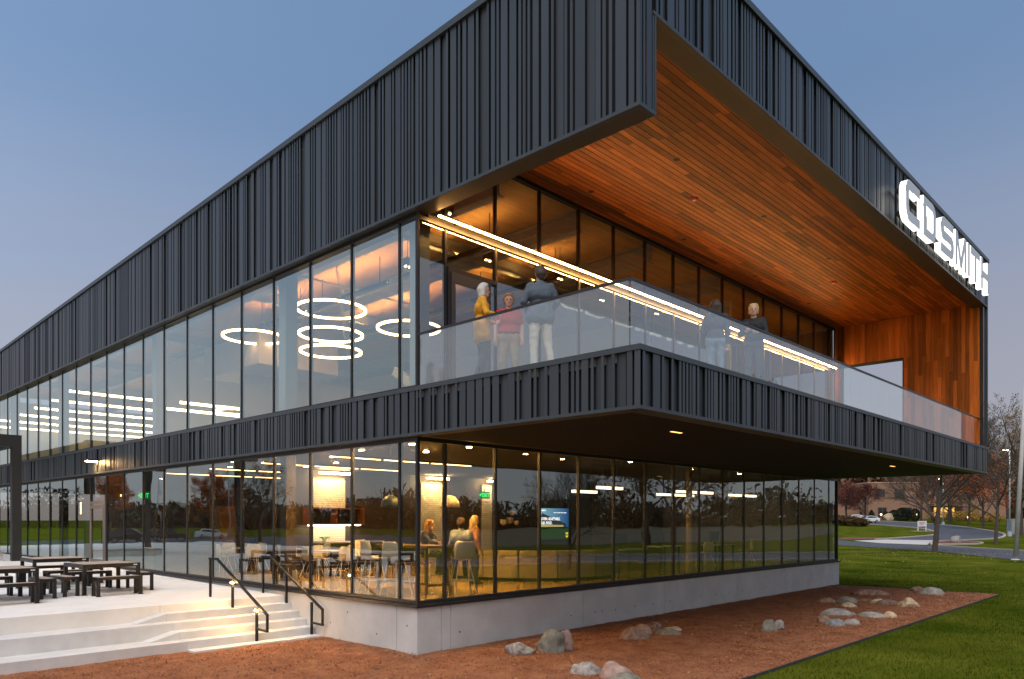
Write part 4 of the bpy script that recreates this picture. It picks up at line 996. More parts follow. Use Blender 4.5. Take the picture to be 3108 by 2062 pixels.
def chair_proto(kind, zs, spread, cat):
    o = empty(kind, (0, 0, 0), 0, 'x', cat); shell(zs, 'shell', o)
    for sx in (-1, 1):
        for sy in (-1, 1): MB().bar((sx * .12, .0 + sy * .12, zs - .02), (sx * spread, .01 + sy * spread, 0), .022, n=6).build('leg', CHL, o)
    if zs > .6:
        zf = .28; k = spread + (.12 - spread) * zf / zs; mb = MB(); c = [(-k, -k), (k, -k), (k, k), (-k, k)]
        for a, b in zip(c, c[1:] + c[:1]): mb.bar((*a, zf), (*b, zf), .018, n=6)
        mb.build('footrest', CHL, o)
    o.scale = (1.06,) * 3
    return o
stool = chair_proto('bar_stool', .74, .245, 'stool'); chair = chair_proto('shell_chair', .45, .24, 'chair')
stools = [((2.05, .86), 152, 'cream shell bar stool carrying the person in the blue grey shirt'), ((2.55, 2.75), 200, 'cream shell bar stool under the seated person in black'), ((.66, 2.45), 82, 'empty cream shell bar stool at the bar table, farther from the corner'), ((.70, 1.62), 98, 'empty cream shell bar stool at the bar table, nearest the corner'), ((.95, 3.15), 10, 'empty cream shell bar stool at the narrow end of the bar table')]
for k, (p, a, lab) in enumerate(stools): place(stool, k > 0, (*p, 0), R(a), lab, 'cream bar stools')
BT = mat('bar table wood', (.14, .075, .035), .35, var=.2, vscale=5, stretch=(3, .4, 1))
bt = empty('bar_table', (1.45, 1.95, 0), R(0), 'dark timber bar height table with splayed legs by the corner window', 'table')
mbox('top', (-.38, -.98, 1.06), (.38, .98, 1.11), BT, bt, .008)
for sx in (-1, 1):
    for sy in (-1, 1): MB().bar((sx * .26, sy * .80, 1.06), (sx * .36, sy * .92, 0), .07, n=4, w2=.045).build('leg', BT, bt)
MB().bar((-.345, -.90, .2), (.345, -.90, .2), .05).bar((-.345, .90, .2), (.345, .90, .2), .05).bar((0, -.9, .2), (0, .9, .2), .05).build('stretcher', BT, bt)
TT = mat('cafe table top', (.62, .56, .47), .35)
caf = empty('cafe_table', (0, 0, 0), 0, 'x', 'table', 'low cafe tables')
mbox('top', (-.4, -.4, .73), (.4, .4, .765), TT, caf, .01); MB().lathe((0, 0, 0), [(.035, .03), (.035, .73)], 12).build('stem', BLACK, caf); MB().bar((-.34, 0, .018), (.34, 0, .018), .06, .035).bar((0, -.34, .02), (0, .34, .02), .06, .035).build('base', BLACK, caf)
ct = [((2.95, 7.75), 'closest to the steps side'), ((3.25, 9.75), 'in front of the kitchen'), ((2.1, 11.9), 'farthest from the corner')]
cu_ = 0
for k, (p, txt) in enumerate(ct):
    place(caf, k > 0, (*p, 0), R((12, 0, -8)[k]), 'square white cafe table inside, ' + txt)
    for j, (dx, dy, a) in enumerate(((-.62, .05, 90), (.05, -.66, 178), (.62, 0, -88), (0, .64, 4))):
        place(chair, cu_ > 0, (p[0] + dx, p[1] + dy, 0), R(a + (7, -12, 9, -6)[(j + k) % 4]), 'cream shell chair %s the cafe table %s' % (('on the window side of', 'on the corner side of', 'on the inner side of', 'on the far side of')[j], txt), 'cream shell chairs'); cu_ += 1
for k, (p, a) in enumerate((((17.9, 1.6), -140), ((15.2, 1.9), 160))):
    place(chair, True, (*p, 0), R(a), ('single shell chair turned to the glass in the far ground floor office', 'shell chair at the desk past the cream column')[k], 'office chairs')
# curved lounge sofa
SOF = mat('olive sofa fabric', (.26, .21, .12), .9, var=.1, vscale=5)
sof = empty('lounge_sofa', (5.6, 2.2, 0), 0, 'curved olive lounge sofa seen from behind through the corner windows', 'sofa')
pth = curve([(4.75, 4.1), (4.85, 3.0), (5.2, 2.0), (6.0, 1.3), (7.2, .95), (8.3, .95)], 4)
for k in range(0, len(pth) - 4, 4):
    a, b = pth[k], pth[k + 4]; d = Vector((b[0] - a[0], b[1] - a[1], 0)); L = d.length; c = ((a[0] + b[0]) / 2 - 5.6, (a[1] + b[1]) / 2 - 2.2); rz = math.atan2(d.y, d.x); nx, ny = -math.sin(rz), math.cos(rz)
    MB().obox((c[0], c[1], .40), (L - .015, .16, .62), rz).build('backrest', SOF, sof, bevel=.03)
    MB().obox((c[0], c[1], .78), (L - .015, .20, .15), rz).build('head_roll', SOF, sof, bevel=.04)
    MB().obox((c[0] + nx * .42, c[1] + ny * .42, .27), (L - .02, .62, .30), rz).build('seat', SOF, sof, bevel=.03)
    MB().obox((c[0] + nx * .2, c[1] + ny * .2, .05), (L - .3, .5, .09), rz).build('plinth', BLACK, sof)
# desks
for k, (x, y, a) in enumerate(((10.6, 2.3, 0), (13.9, 2.9, 4), (16.7, 2.2, 0))):
    o = empty('desk', (x, y, 0), R(a), 'white topped office desk behind ground floor glass, %s' % ('by the cream column', 'second along the short side', 'third along the short side')[k], 'desk', 'office desks')
    mbox('top', (-.8, -.38, .71), (.8, .38, .745), TT, o)
    for sx in (-1, 1): MB().box((sx * .7 - .03, -.32, 0), (sx * .7 + .03, -.26, .709)).box((sx * .7 - .03, .26, 0), (sx * .7 + .03, .32, .709)).build('leg', BLACK, o)
    mbox('monitor', (-.32, .1, .86), (.32, .14, 1.24), BLACK, o); MB().box((-.03, .13, .745), (.03, .16, 1.0)).box((-.12, .05, .746), (.12, .25, .76)).build('monitor_stand', BLACK, o)
# ------------------------------------------------------------------ people: one continuous surface per body, grown from tapered limbs
def surface_nets(f, org, h):
    ins = f < 0; nx, ny, nz = f.shape
    c = np.zeros((nx - 1, ny - 1, nz - 1), dtype=np.int8)
    for dx in (0, 1):
        for dy in (0, 1):
            for dz in (0, 1): c += ins[dx:nx - 1 + dx, dy:ny - 1 + dy, dz:nz - 1 + dz]
    act = (c > 0) & (c < 8); idx = -np.ones(act.shape, dtype=np.int64); I, J, K = np.nonzero(act); idx[I, J, K] = np.arange(len(I))
    acc = np.zeros((len(I), 3)); cnt = np.zeros(len(I))
    for ax in range(3):
        o1, o2 = [k for k in range(3) if k != ax]
        for a in (0, 1):
            for b in (0, 1):
                s = [0, 0, 0]; s[o1] = a; s[o2] = b; e = list(s); e[ax] = 1
                f0 = f[I + s[0], J + s[1], K + s[2]]; f1 = f[I + e[0], J + e[1], K + e[2]]; m = (f0 < 0) != (f1 < 0)
                t = np.where(m, f0 / np.where(m, f0 - f1, 1), 0); p = np.tile(np.array(s, float), (len(I), 1)); p[:, ax] += t
                acc += p * m[:, None]; cnt += m
    V = (np.stack([I, J, K], 1) + acc / np.maximum(cnt, 1)[:, None]) * h + np.array(org)
    Q = []
    for ax in range(3):
        o1, o2 = (ax + 1) % 3, (ax + 2) % 3; sl0 = [slice(None)] * 3; sl1 = [slice(None)] * 3; sl0[ax] = slice(0, -1); sl1[ax] = slice(1, None)
        a, b = ins[tuple(sl0)], ins[tuple(sl1)]; X = np.stack(np.nonzero(a != b), 1)
        ok = (X[:, o1] > 0) & (X[:, o2] > 0) & (X[:, o1] < act.shape[o1]) & (X[:, o2] < act.shape[o2]) & (X[:, ax] < act.shape[ax]); X = X[ok]
        fl = a[tuple(X.T)]
        def cell(d1, d2):
            Y = X.copy(); Y[:, o1] -= d1; Y[:, o2] -= d2; return idx[tuple(Y.T)]
        q = np.stack([cell(1, 1), cell(0, 1), cell(0, 0), cell(1, 0)], 1); q[~fl] = q[~fl][:, ::-1]; Q.append(q)
    return V, np.concatenate(Q)
def sdf_mesh(prims, h=.0095, k0=.02):
    """prims: (a, b, ra, rb, tag, k, squash) tapered capsules, smoothly joined"""
    pts = np.array([p for q in prims for p in (q[0], q[1])]); mr = max(max(q[2], q[3]) for q in prims) + .05
    lo = pts.min(0) - mr; n = np.ceil((pts.max(0) + mr - lo) / h).astype(int) + 1
    f = np.full(n, 1.0); best = np.full(n, 1.0); tag = np.zeros(n, dtype=np.int8)
    for q in prims:
        a, b = np.array(q[0], float), np.array(q[1], float); ra, rb, tg = q[2], q[3], q[4]; k = q[5] if len(q) > 5 else k0; m = max(ra, rb) + .06
        i0 = np.maximum(0, np.floor((np.minimum(a, b) - m - lo) / h).astype(int)); i1 = np.minimum(n, np.ceil((np.maximum(a, b) + m - lo) / h).astype(int) + 1)
        sl = tuple(slice(x, y) for x, y in zip(i0, i1))
        gx, gy, gz_ = np.meshgrid(*[lo[d] + h * np.arange(i0[d], i1[d]) for d in range(3)], indexing='ij')
        ba = b - a; L2 = max(1e-9, ba @ ba); px, py, pz = gx - a[0], gy - a[1], gz_ - a[2]
        t = np.clip((px * ba[0] + py * ba[1] + pz * ba[2]) / L2, 0, 1)
        d = np.sqrt((px - t * ba[0]) ** 2 + (py - t * ba[1]) ** 2 + (pz - t * ba[2]) ** 2) - (ra + (rb - ra) * t)
        F0 = f[sl]; hh = np.clip(.5 + .5 * (F0 - d) / k, 0, 1); f[sl] = F0 * (1 - hh) + d * hh - k * hh * (1 - hh)
        bb = best[sl]; w = d < bb; bb[w] = d[w]; tag[sl][w] = tg
    V, Q = surface_nets(f, lo, h)
    fc = V[Q].mean(1); ii = np.clip(np.round((fc - lo) / h).astype(int), 0, np.array(n) - 1)
    return V, Q, tag[tuple(ii.T)]
def mesh_np(name, V, Q, mats, mi, parent):
    me = bpy.data.meshes.new(name); me.vertices.add(len(V)); me.vertices.foreach_set('co', V.ravel().astype(np.float32)); me.loops.add(Q.size); me.loops.foreach_set('vertex_index', Q.ravel().astype(np.int32))
    me.polygons.add(len(Q)); me.polygons.foreach_set('loop_start', np.arange(0, 4 * len(Q), 4, dtype=np.int32)); me.polygons.foreach_set('loop_total', np.full(len(Q), 4, dtype=np.int32))
    for m in mats: me.materials.append(m)
    me.polygons.foreach_set('material_index', np.asarray(mi, dtype=np.int32)); me.polygons.foreach_set('use_smooth', np.ones(len(Q), dtype=bool)); me.update(calc_edges=True)
    return link(bpy.data.objects.new(name, me), parent)
def cl(name, c, var=.08): return mat(name, c, .8, var=var, vscale=14, bump=.5, bscale=9)
SKIN, TOP, LEG, SHOE, DARK, EXTRA = range(6)
def person(loc, rz, scale, label, pose, colors, hair, sleeves='long', slim=1.0, long_top=0., collar=False, belt=False, twist=0., look=0.):
    """pose: joint positions in metres for a 1.75 m figure that faces -Y; missing joints take the standing default"""
    J = dict(pelvis=(0, 0, .95), chest=(0, .01, 1.28), neck=(0, .01, 1.47), head=(0, -.015, 1.635))
    for s, n in ((-1, 'l'), (1, 'r')):
        J.update({'hip' + n: (s * .088, 0, .93), 'knee' + n: (s * .10, -.015, .50), 'ank' + n: (s * .105, .02, .085), 'toe' + n: (s * .12, -.15, .035), 'sho' + n: (s * .175, .015, 1.43), 'elb' + n: (s * .235, .03, 1.15), 'wri' + n: (s * .235, -.03, .90), 'fin' + n: (s * .22, -.05, .78)})
    J.update(pose); v = {k: np.array(p, float) for k, p in J.items()}
    S = slim; pr = []
    ac = lambda a, b, ra, rb, tg, k=.02: pr.append((a, b, ra, rb, tg, k))
    up = (v['neck'] - v['pelvis']); up /= np.linalg.norm(up); sh = v['shor'] - v['shol']; sh /= np.linalg.norm(sh); hp = v['hipr'] - v['hipl']; hp /= np.linalg.norm(hp); fw = np.cross(up, sh)
    for t, w, r_ in ((.0, .085, .115), (.18, .07, .112), (.42, .065, .108), (.66, .085, .122), (.84, .10, .115)):
        c = v['pelvis'] * (1 - t) + v['chest'] * t if t < .66 else v['chest'] + (v['neck'] - v['chest']) * (t - .66) * 1.6; ax = hp * (1 - t) + sh * t; ax /= np.linalg.norm(ax)
        ac(c - ax * w * S, c + ax * w * S, r_ * S, r_ * S, LEG if t < .1 else TOP, .05)
    m_ = (v['shol'] + v['shor']) / 2; ac(v['shol'] + sh * .03, v['shor'] - sh * .03, .062 * S, .062 * S, TOP, .06)
    ac(m_ + up * .0, v['neck'] + up * .02, .075, .058, TOP, .04)
    if long_top:
        ac(v['pelvis'] - hp * .09 * S + up * .05, v['pelvis'] - hp * .10 * S - up * long_top, .125 * S, .135 * S, TOP, .05); ac(v['pelvis'] + hp * .09 * S + up * .05, v['pelvis'] + hp * .10 * S - up * long_top, .125 * S, .135 * S, TOP, .05); ac(v['pelvis'] - fw * .03 - up * long_top, v['pelvis'] - fw * .03 + up * .1, .12 * S, .12 * S, TOP, .05); ac(v['pelvis'] + fw * .035 - up * long_top, v['pelvis'] + fw * .035 + up * .1, .12 * S, .12 * S, TOP, .05)
    ac(v['neck'] - up * .01, v['head'] - up * .07, .054, .050, SKIN, .02)
    hd = v['head']; ca, sa = math.cos(look), math.sin(look); H_ = lambda x, y, z: hd + np.array([x * ca - y * sa, x * sa + y * ca, z])
    ac(H_(0, .015, .03), H_(0, -.005, .045), .088, .086, SKIN, .02); ac(H_(0, -.01, .02), H_(0, -.035, -.055), .072, .052, SKIN, .03); ac(H_(0, -.05, -.075), H_(0, -.052, -.08), .032, .03, SKIN, .02)
    ac(H_(0, -.088, .015), H_(0, -.104, -.018), .010, .014, SKIN, .010)
    for s in (-1, 1):
        ac(H_(s * .083, .01, .02), H_(s * .086, .015, -.02), .014, .011, SKIN, .006); ac(H_(s * .032, -.087, .018), H_(s * .034, -.087, .018), .0075, .0075, DARK, .002)
    ac(H_(-.018, -.092, -.045), H_(.018, -.092, -.045), .0075, .0075, EXTRA, .003)
    if collar: ac(v['neck'] - sh * .045 - up * .01, v['neck'] + sh * .045 - up * .01, .066, .066, TOP, .01)
    for s, n in ((-1, 'l'), (1, 'r')):
        ac(v['hip' + n], v['knee' + n], .098 * S, .068 * S, LEG, .04); ac(v['knee' + n], v['ank' + n] + (0, 0, .02), .066 * S, .056 * S, LEG, .03)
        ac(v['ank' + n] + (0, .025, -.03), v['toe' + n], .046, .036, SHOE, .02); ac(v['ank' + n], v['ank' + n] + (0, .02, -.04), .045, .045, SHOE, .02)
        bare = sleeves == 'short'; e, w, fi = v['elb' + n], v['wri' + n], v['fin' + n]
        if bare:
            mid = v['sho' + n] * .35 + e * .65; ac(v['sho' + n], mid, .066 * S, .062, TOP, .03); ac(mid, e, .042, .040, SKIN, .006)
        else: ac(v['sho' + n], e, .064 * S, .052, TOP, .03)
        cuff = w * .85 + e * .15 if not bare else w
        ac(e, cuff, .040 if bare else .050, .030 if bare else .040, SKIN if bare else TOP, .02); ac(cuff, w, .030, .027, SKIN, .006)
        hv = fi - w; L = np.linalg.norm(hv); hv /= L; side = np.cross(hv, fw); side = side / (np.linalg.norm(side) + 1e-6); pal = np.cross(side, hv); pc = w + hv * .055
        ac(w + hv * .01, pc - side * .018, .026, .021, SKIN, .012); ac(w + hv * .01, pc + side * .018, .026, .021, SKIN, .012)
        for q, (o_, l_) in enumerate(((-.030, .060), (-.010, .072), (.010, .068), (.029, .052))):
            b0 = pc + side * o_ + hv * .012; b1 = b0 + hv * l_ * .55 + pal * .012; b2 = b1 + hv * l_ * .35 + pal * .028; ac(b0, b1, .0098, .0092, SKIN, .004); ac(b1, b2, .0092, .008, SKIN, .004)
        t0 = w + hv * .02 + side * s * .024; t1 = t0 + side * s * .026 + hv * .03 + pal * .014; ac(t0, t1, .0125, .0105, SKIN, .006); ac(t1, t1 + hv * .026 + pal * .012, .0105, .009, SKIN, .004)
    o = empty('person', loc, rz, label, 'person'); o.scale = (scale,) * 3
    V, Q, tg = sdf_mesh(pr); zc = V[Q][:, :, 2].mean(1); xc = np.abs(V[Q][:, :, 0].mean(1))
    if belt: tg[(np.abs(zc - v['pelvis'][2] - .075) < .019) & (xc < .19) & ((tg == TOP) | (tg == LEG))] = DARK
    from mathutils import noise
    cm = np.zeros(len(V), bool); cm[Q[(tg == TOP) | (tg == LEG)].ravel()] = True
    for i in np.nonzero(cm)[0]:
        q = Vector(V[i]); nn = noise.noise_vector(Vector((q.x * 16, q.y * 16, q.z * 11 + loc[0] * 9))); V[i] += np.array(nn) * .010
    mesh_np('body', V, Q, [colors['skin'], colors['top'], colors['leg'], colors['shoe'], BLACK, mat('lips', (.38, .14, .11), .6)], tg, o)
    hp_ = []
    def hc(a, b, ra, rb, k=.02): hp_.append((H_(*a), H_(*b), ra, rb, 0, k))
    hc((0, .022, .05), (0, .03, .03), .094, .094); hc((-.03, .0, .085), (.03, .0, .085), .066, .066, .03); hc((0, .05, .0), (0, .05, -.05), .075, .055, .03)
    for s in (-1, 1): hc((s * .062, .02, .05), (s * .075, .028, -.015), .036, .022)
    hc((-.05, -.045, .10), (.05, -.045, .10), .032, .032)
    if hair[1] == 'bob':
        for s in (-1, 1): hc((s * .072, .0, .04), (s * .088, .015, -.10), .036, .034, .03)
        hc((-.06, .06, .0), (-.06, .055, -.11), .05, .045, .04); hc((.06, .06, .0), (.06, .055, -.11), .05, .045, .04)
    if hair[1] == 'long':
        for s in (-1, 1): hc((s * .072, .005, .04), (s * .09, .01, -.19), .036, .032, .03)
        hc((-.05, .065, .0), (-.055, .085, -.22), .055, .045, .05); hc((.05, .065, .0), (.055, .085, -.22), .055, .045, .05)
    if hair[1] == 'up': hc((0, .085, .045), (0, .10, .03), .055, .05, .03); hc((.07, -.03, .05), (.085, -.02, -.06), .022, .014); hc((-.07, -.03, .05), (-.085, -.02, -.06), .022, .014)
    V, Q, tg = sdf_mesh(hp_, .009); mesh_np('hair', V, Q, [hair[0]], np.zeros(len(Q)), o)
    return o
SK1 = mat('skin light', (.56, .33, .24), .55, var=.05); SK2 = mat('skin tan', (.48, .27, .18), .55, var=.05)
def hairm(n, a, b): return mat(n, a, .55, vscale=30, stretch=(3, 3, .4), col2=b, bump=.6, bscale=40, bstretch=(3, 3, .3))
HB = hairm('hair dark brown', (.025, .014, .009), (.07, .042, .026)); HG = hairm('hair silver', (.30, .27, .25), (.62, .58, .54)); HR = hairm('hair auburn', (.20, .085, .025), (.34, .16, .05)); HY = hairm('hair blond', (.42, .26, .10), (.66, .47, .22))
JEAN = cl('dark jeans', (.022, .030, .045)); KHA = cl('khaki cloth', (.34, .27, .20)); BEI = cl('pale beige cloth', (.56, .50, .43)); LJ = cl('light jeans', (.20, .27, .36)); BLK = cl('black cloth', (.018, .018, .022)); SHB = mat('black shoe', (.02, .018, .016), .5); SHW = mat('brown shoe', (.10, .06, .035), .5)
DZ = 4.388
person((.16, -1.74, DZ), R(52), 1.045, 'person in a long mustard sweater leaning at the balcony rail with a glass', dict(elbl=(-.27, -.05, 1.17), wril=(-.17, -.26, 1.16), finl=(-.12, -.36, 1.19), elbr=(.26, -.06, 1.16), wrir=(.16, -.26, 1.10), finr=(.09, -.36, 1.12), head=(0, -.03, 1.635), kneel=(-.11, -.05, .50), ankl=(-.14, .10, .085), toel=(-.15, -.06, .035)), dict(skin=SK1, top=cl('mustard knit', (.62, .28, .012)), leg=JEAN, shoe=SHB), (HG, 'bob'), slim=1.02, long_top=.16)
person((1.15, -1.50, DZ), R(-44), 1.075, 'person in a red polo shirt and khakis standing near the balcony door', dict(elbl=(-.25, .03, 1.16), elbr=(.25, .03, 1.16), wril=(-.255, -.04, .92), wrir=(.255, -.04, .92), finl=(-.24, -.07, .80), finr=(.24, -.07, .80), anklelse=(0, 0, 0), kneel=(-.115, -.015, .5), ankl=(-.13, .02, .085), kneer=(.115, -.015, .5), ankr=(.14, .02, .085)), dict(skin=SK1, top=cl('red polo', (.46, .022, .030)), leg=KHA, shoe=SHW), (HR, 'short'), 'short', 1.08, collar=True, belt=True)
person((.42, -3.0, DZ), R(140), 1.10, 'person in a slate gray jacket and pale trousers seen from behind', dict(elbl=(-.27, .04, 1.18), wril=(-.20, -.14, 1.02), finl=(-.12, -.2, .99), elbr=(.28, .03, 1.17), wrir=(.20, -.15, 1.03), finr=(.12, -.21, 1.0), kneel=(-.13, -.03, .5), ankl=(-.19, .02, .085), toel=(-.24, -.14, .035), kneer=(.11, 0, .5), ankr=(.12, .06, .085)), dict(skin=SK2, top=cl('slate jacket', (.075, .095, .125)), leg=BEI, shoe=SHW), (HB, 'short'), slim=1.04, long_top=.03, collar=True, look=.35)
person((4.15, -4.50, DZ), R(128), 1.03, 'person in a navy top and light jeans on the balcony, back to the rail', dict(elbr=(.25, -.05, 1.17), wrir=(.12, -.24, 1.15), finr=(.03, -.3, 1.18)), dict(skin=SK1, top=cl('navy top', (.05, .06, .08)), leg=LJ, shoe=SHB), (HB, 'long'), slim=.98)
pb_ = person((4.98, -4.93, DZ), R(-75), 1.03, 'person in a black vest holding a phone at the balcony rail', dict(elbl=(-.25, -.06, 1.17), wril=(-.10, -.23, 1.18), finl=(-.03, -.29, 1.25), elbr=(.25, -.04, 1.16), wrir=(.12, -.24, 1.14), finr=(.03, -.30, 1.20)), dict(skin=SK1, top=cl('black vest', (.014, .016, .02)), leg=cl('grey trousers', (.06, .065, .075)), shoe=SHB), (HY, 'up'), slim=1.0, look=.2)
ph = mbox('phone', (-.036, -.006, -.075), (.036, .006, .075), mat('phone teal', (.02, .07, .09), .3), None, .003); ph.location = (4.75, -4.87, DZ + 1.36); ph.rotation_euler = (R(-25), 0, R(-75)); props(ph, 'small dark teal phone in the hands of the person in the black vest', 'phone')
gl_ = MB().lathe((0, 0, 0), [(.028, 0), (.034, .12), (.031, .12), (.026, .01)], 14).build('drinking_glass', G_CLEAR, None, True); gl_.location = (.46, -1.98, DZ + 1.22); props(gl_, 'small clear drinking glass held by the person in mustard', 'glass')
# indoors at the bar table: seated figures (hips on the stool)
def sit(z): return dict(pelvis=(0, .02, z + .10), chest=(0, .0, z + .44), neck=(0, -.03, z + .62), head=(0, -.06, z + .79), hipl=(-.09, 0, z + .09), hipr=(.09, 0, z + .09), kneel=(-.12, -.40, z + .05), kneer=(.12, -.40, z + .05), ankl=(-.12, -.36, z - .36), ankr=(.12, -.34, z - .36), toel=(-.13, -.50, z - .42), toer=(.13, -.48, z - .42), shol=(-.175, -.02, z + .58), shor=(.175, -.02, z + .58), elbl=(-.24, -.14, z + .34), elbr=(.24, -.14, z + .34), wril=(-.15, -.36, z + .33), wrir=(.15, -.36, z + .33), finl=(-.08, -.44, z + .34), finr=(.08, -.44, z + .34))
person((2.05, .88, 0), R(145), 1.05, 'person in a blue grey shirt on a bar stool, back to the glass', {**sit(.75), 'chest': (0, -.05, 1.18), 'neck': (0, -.14, 1.36), 'head': (0, -.19, 1.52), 'shol': (-.18, -.12, 1.32), 'shor': (.18, -.12, 1.32), 'elbl': (-.27, -.26, 1.10)}, dict(skin=SK1, top=cl('blue grey shirt', (.30, .34, .36)), leg=cl('olive trousers', (.06, .055, .03)), shoe=SHB), (hairm('hair brown', (.06, .03, .015), (.13, .07, .03)), 'short'), slim=1.1)
person((2.50, 2.72, 0), R(28), 1.02, 'person in a black top leaning on the bar table, facing the glass', {**sit(.75), 'head': (0, -.10, 1.53), 'elbl': (-.24, -.24, 1.10), 'elbr': (.24, -.24, 1.10)}, dict(skin=SK1, top=BLK, leg=JEAN, shoe=SHB), (HR, 'long'), slim=.96)
person((3.75, 2.25, 0), R(72), 1.02, 'person in a tan sweater standing behind the stool at the bar table', dict(), dict(skin=SK1, top=cl('tan sweater', (.30, .13, .035)), leg=JEAN, shoe=SHB), (HY, 'long'), slim=.97)
# ------------------------------------------------------------------ trees
def tube(mb, pts, rad, n):
    b = len(mb.v); m = len(pts)
    for i in range(m):
        a = pts[max(0, i - 1)]; c = pts[min(m - 1, i + 1)]; d = (c - a).normalized(); up = Vector((0, 0, 1)) if abs(d.z) < .9 else Vector((1, 0, 0)); r_ = d.cross(up).normalized(); u = r_.cross(d)
        for k in range(n):
            t = 2 * math.pi * k / n; mb.v.append(tuple(pts[i] + (r_ * math.cos(t) + u * math.sin(t)) * rad[i]))
    for i in range(m - 1):
        for k in range(n): mb.f.append((b + i * n + k, b + i * n + (k + 1) % n, b + (i + 1) * n + (k + 1) % n, b + (i + 1) * n + k)); mb.mi.append(0)
def make_tree(seed, height, trunk_r, fork, counts, ratios, angle, wob, lift, leaf=None, droop=0.):
    """returns (trunk mesh, crown mesh); leaf = (number per twig, size)"""
    r_ = random.Random(seed); A = MB(); Cc = MB(); tips = []
    def grow(p, d, L, rad, lev):
        n = 5 if lev < 2 else (3 if lev < 4 else 2); pts = [p.copy()]; rads = [rad]; q = p.copy(); dd = d.copy()
        for i in range(n):
            wb = wob * (.2 if lev == 0 else 1); dd = (dd + Vector((r_.gauss(0, wb), r_.gauss(0, wb), r_.gauss(0, wob * .5) + lift * (.5 if lev else 0) - (droop if lev > 2 else 0)))).normalized(); q = q + dd * (L / n); pts.append(q.copy()); rads.append(rad * (1 - (.45 if lev == 0 else .75) * (i + 1) / n))
        tube(A if lev < 2 else Cc, pts, rads, 8 if lev == 0 else (6 if lev == 1 else (4 if lev == 2 else 3)))
        if lev >= len(counts): tips.append((pts[-1], dd)); return
        for k in range(counts[lev]):
            t = (fork if lev == 0 else .25) + (1 - (fork if lev == 0 else .25)) * (k + r_.random() * .8) / counts[lev]; t = min(t, .98); i = min(n - 1, int(t * n)); f_ = t * n - i; s = pts[i].lerp(pts[i + 1], f_)
            base = (pts[i + 1] - pts[i]).normalized(); a = r_.random() * 6.283 + k * 2.4; side = base.orthogonal().normalized(); side = Matrix.Rotation(a, 3, base) @ side; an = R(angle[lev] * (.75 + .5 * r_.random()))
            nd = (base * math.cos(an) + side * math.sin(an)).normalized(); grow(s, nd, L * ratios[lev] * (1.15 - .45 * t) * (.8 + .4 * r_.random()), max(.010, rads[i] * (.62 if lev == 0 else .55)), lev + 1)
        tips.append((pts[-1], dd))
    grow(Vector((0, 0, -.1)), Vector((r_.gauss(0, .03), r_.gauss(0, .03), 1)), height, trunk_r, 0)
    if leaf:
        for p, d in tips:
            for _ in range(leaf[0]):
                c = p - d * r_.random() * leaf[1] * 8 + Vector((r_.gauss(0, 1), r_.gauss(0, 1), r_.gauss(0, 1))) * leaf[1] * 1.6; a = Vector((r_.gauss(0, 1), r_.gauss(0, 1), r_.gauss(0, 1))).normalized() * leaf[1]; b_ = a.orthogonal().normalized() * leaf[1] * .6
                Cc.add([c - a, c + b_, c + a, c - b_], [(0, 1, 2, 3)], 1)
    return A, Cc
def tree_proto(name, bark, leafm, *a, **k):
    A, Cc = make_tree(*a, **k); o = empty(name, (0, 0, -400), 0, 'x', 'tree'); A.build('trunk', bark, o, True); c = Cc.build('crown', [bark, leafm] if leafm else [bark], o); return o
BARK = mat('bark grey brown', (.075, .055, .042), .9, var=.3, vscale=8, stretch=(1, 1, .3)); BARKD = mat('bark dark', (.035, .026, .022), .9, var=.2, vscale=8)
def leafmat(n, a, b): return mat(n, a, .7, vscale=1.1, col2=b, spec=.2)
L_RED = leafmat('leaf dull red', (.10, .030, .022), (.20, .060, .035)); L_ORG = leafmat('leaf orange', (.42, .085, .022), (.55, .17, .05)); L_YEL = leafmat('leaf ochre', (.15, .09, .025), (.30, .17, .045)); L_BRN = leafmat('leaf brown', (.16, .060, .030), (.26, .10, .045)); L_EVG = leafmat('evergreen needle', (.010, .020, .010), (.030, .050, .022)); L_OLV = leafmat('leaf olive', (.06, .07, .015), (.14, .12, .03)); L_HDG = leafmat('hedge leaf', (.05, .055, .018), (.18, .085, .04))
pA = tree_proto('bare_tree', BARK, None, 5, 6.0, .20, .30, (10, 9, 8, 7), (.85, .58, .55, .5), (38, 34, 36, 40), .10, .12)
pB = tree_proto('crabapple_tree', BARKD, L_RED, 8, 4.5, .17, .28, (8, 7, 6, 5), (.78, .60, .55, .5), (48, 44, 42, 45), .13, .05, leaf=(2, .10))
pC = tree_proto('orange_tree', BARK, L_ORG, 12, 7.5, .17, .25, (10, 7, 6, 4), (.62, .55, .5, .5), (38, 40, 42, 45), .10, .12, leaf=(5, .11))
pD = tree_proto('tall_bare_tree', BARK, L_YEL, 17, 9.5, .24, .35, (10, 8, 6, 5), (.72, .55, .5, .5), (40, 38, 40, 42), .12, .10, leaf=(1, .09))
pE = tree_proto('brown_leaved_tree', BARK, L_BRN, 23, 6.8, .20, .28, (10, 7, 6, 5), (.72, .58, .5, .5), (46, 44, 42, 45), .12, .08, leaf=(2, .12))
used = {}
def tree(proto, x, y, label, s=1.0, rz=0., group='trees across the street'):
    o = place(proto, proto.name in used, (x, y, gz(x, y)), rz, label, group); used[proto.name] = 1; o.scale = (s, s, s); return o
tree(pA, 61.8, 6.1, 'large bare tree with forked trunk standing alone on the lawn by the street', 1.18, .6)
tree(pB, 165.4, 50.2, 'dark purple red crabapple tree beside the white parked cars, touching the office edge', 1.28, 0); tree(pB, 163.1, 45.4, 'reddish crabapple tree in front of the tan office wall', 1.2, 2.0)
tree(pB, 170, 56.5, 'dark twiggy tree behind the white cars', 1.3, 4.1)
tree(pC, 134.6, 17.3, 'tree with bright orange autumn leaves', 1.25, 0)
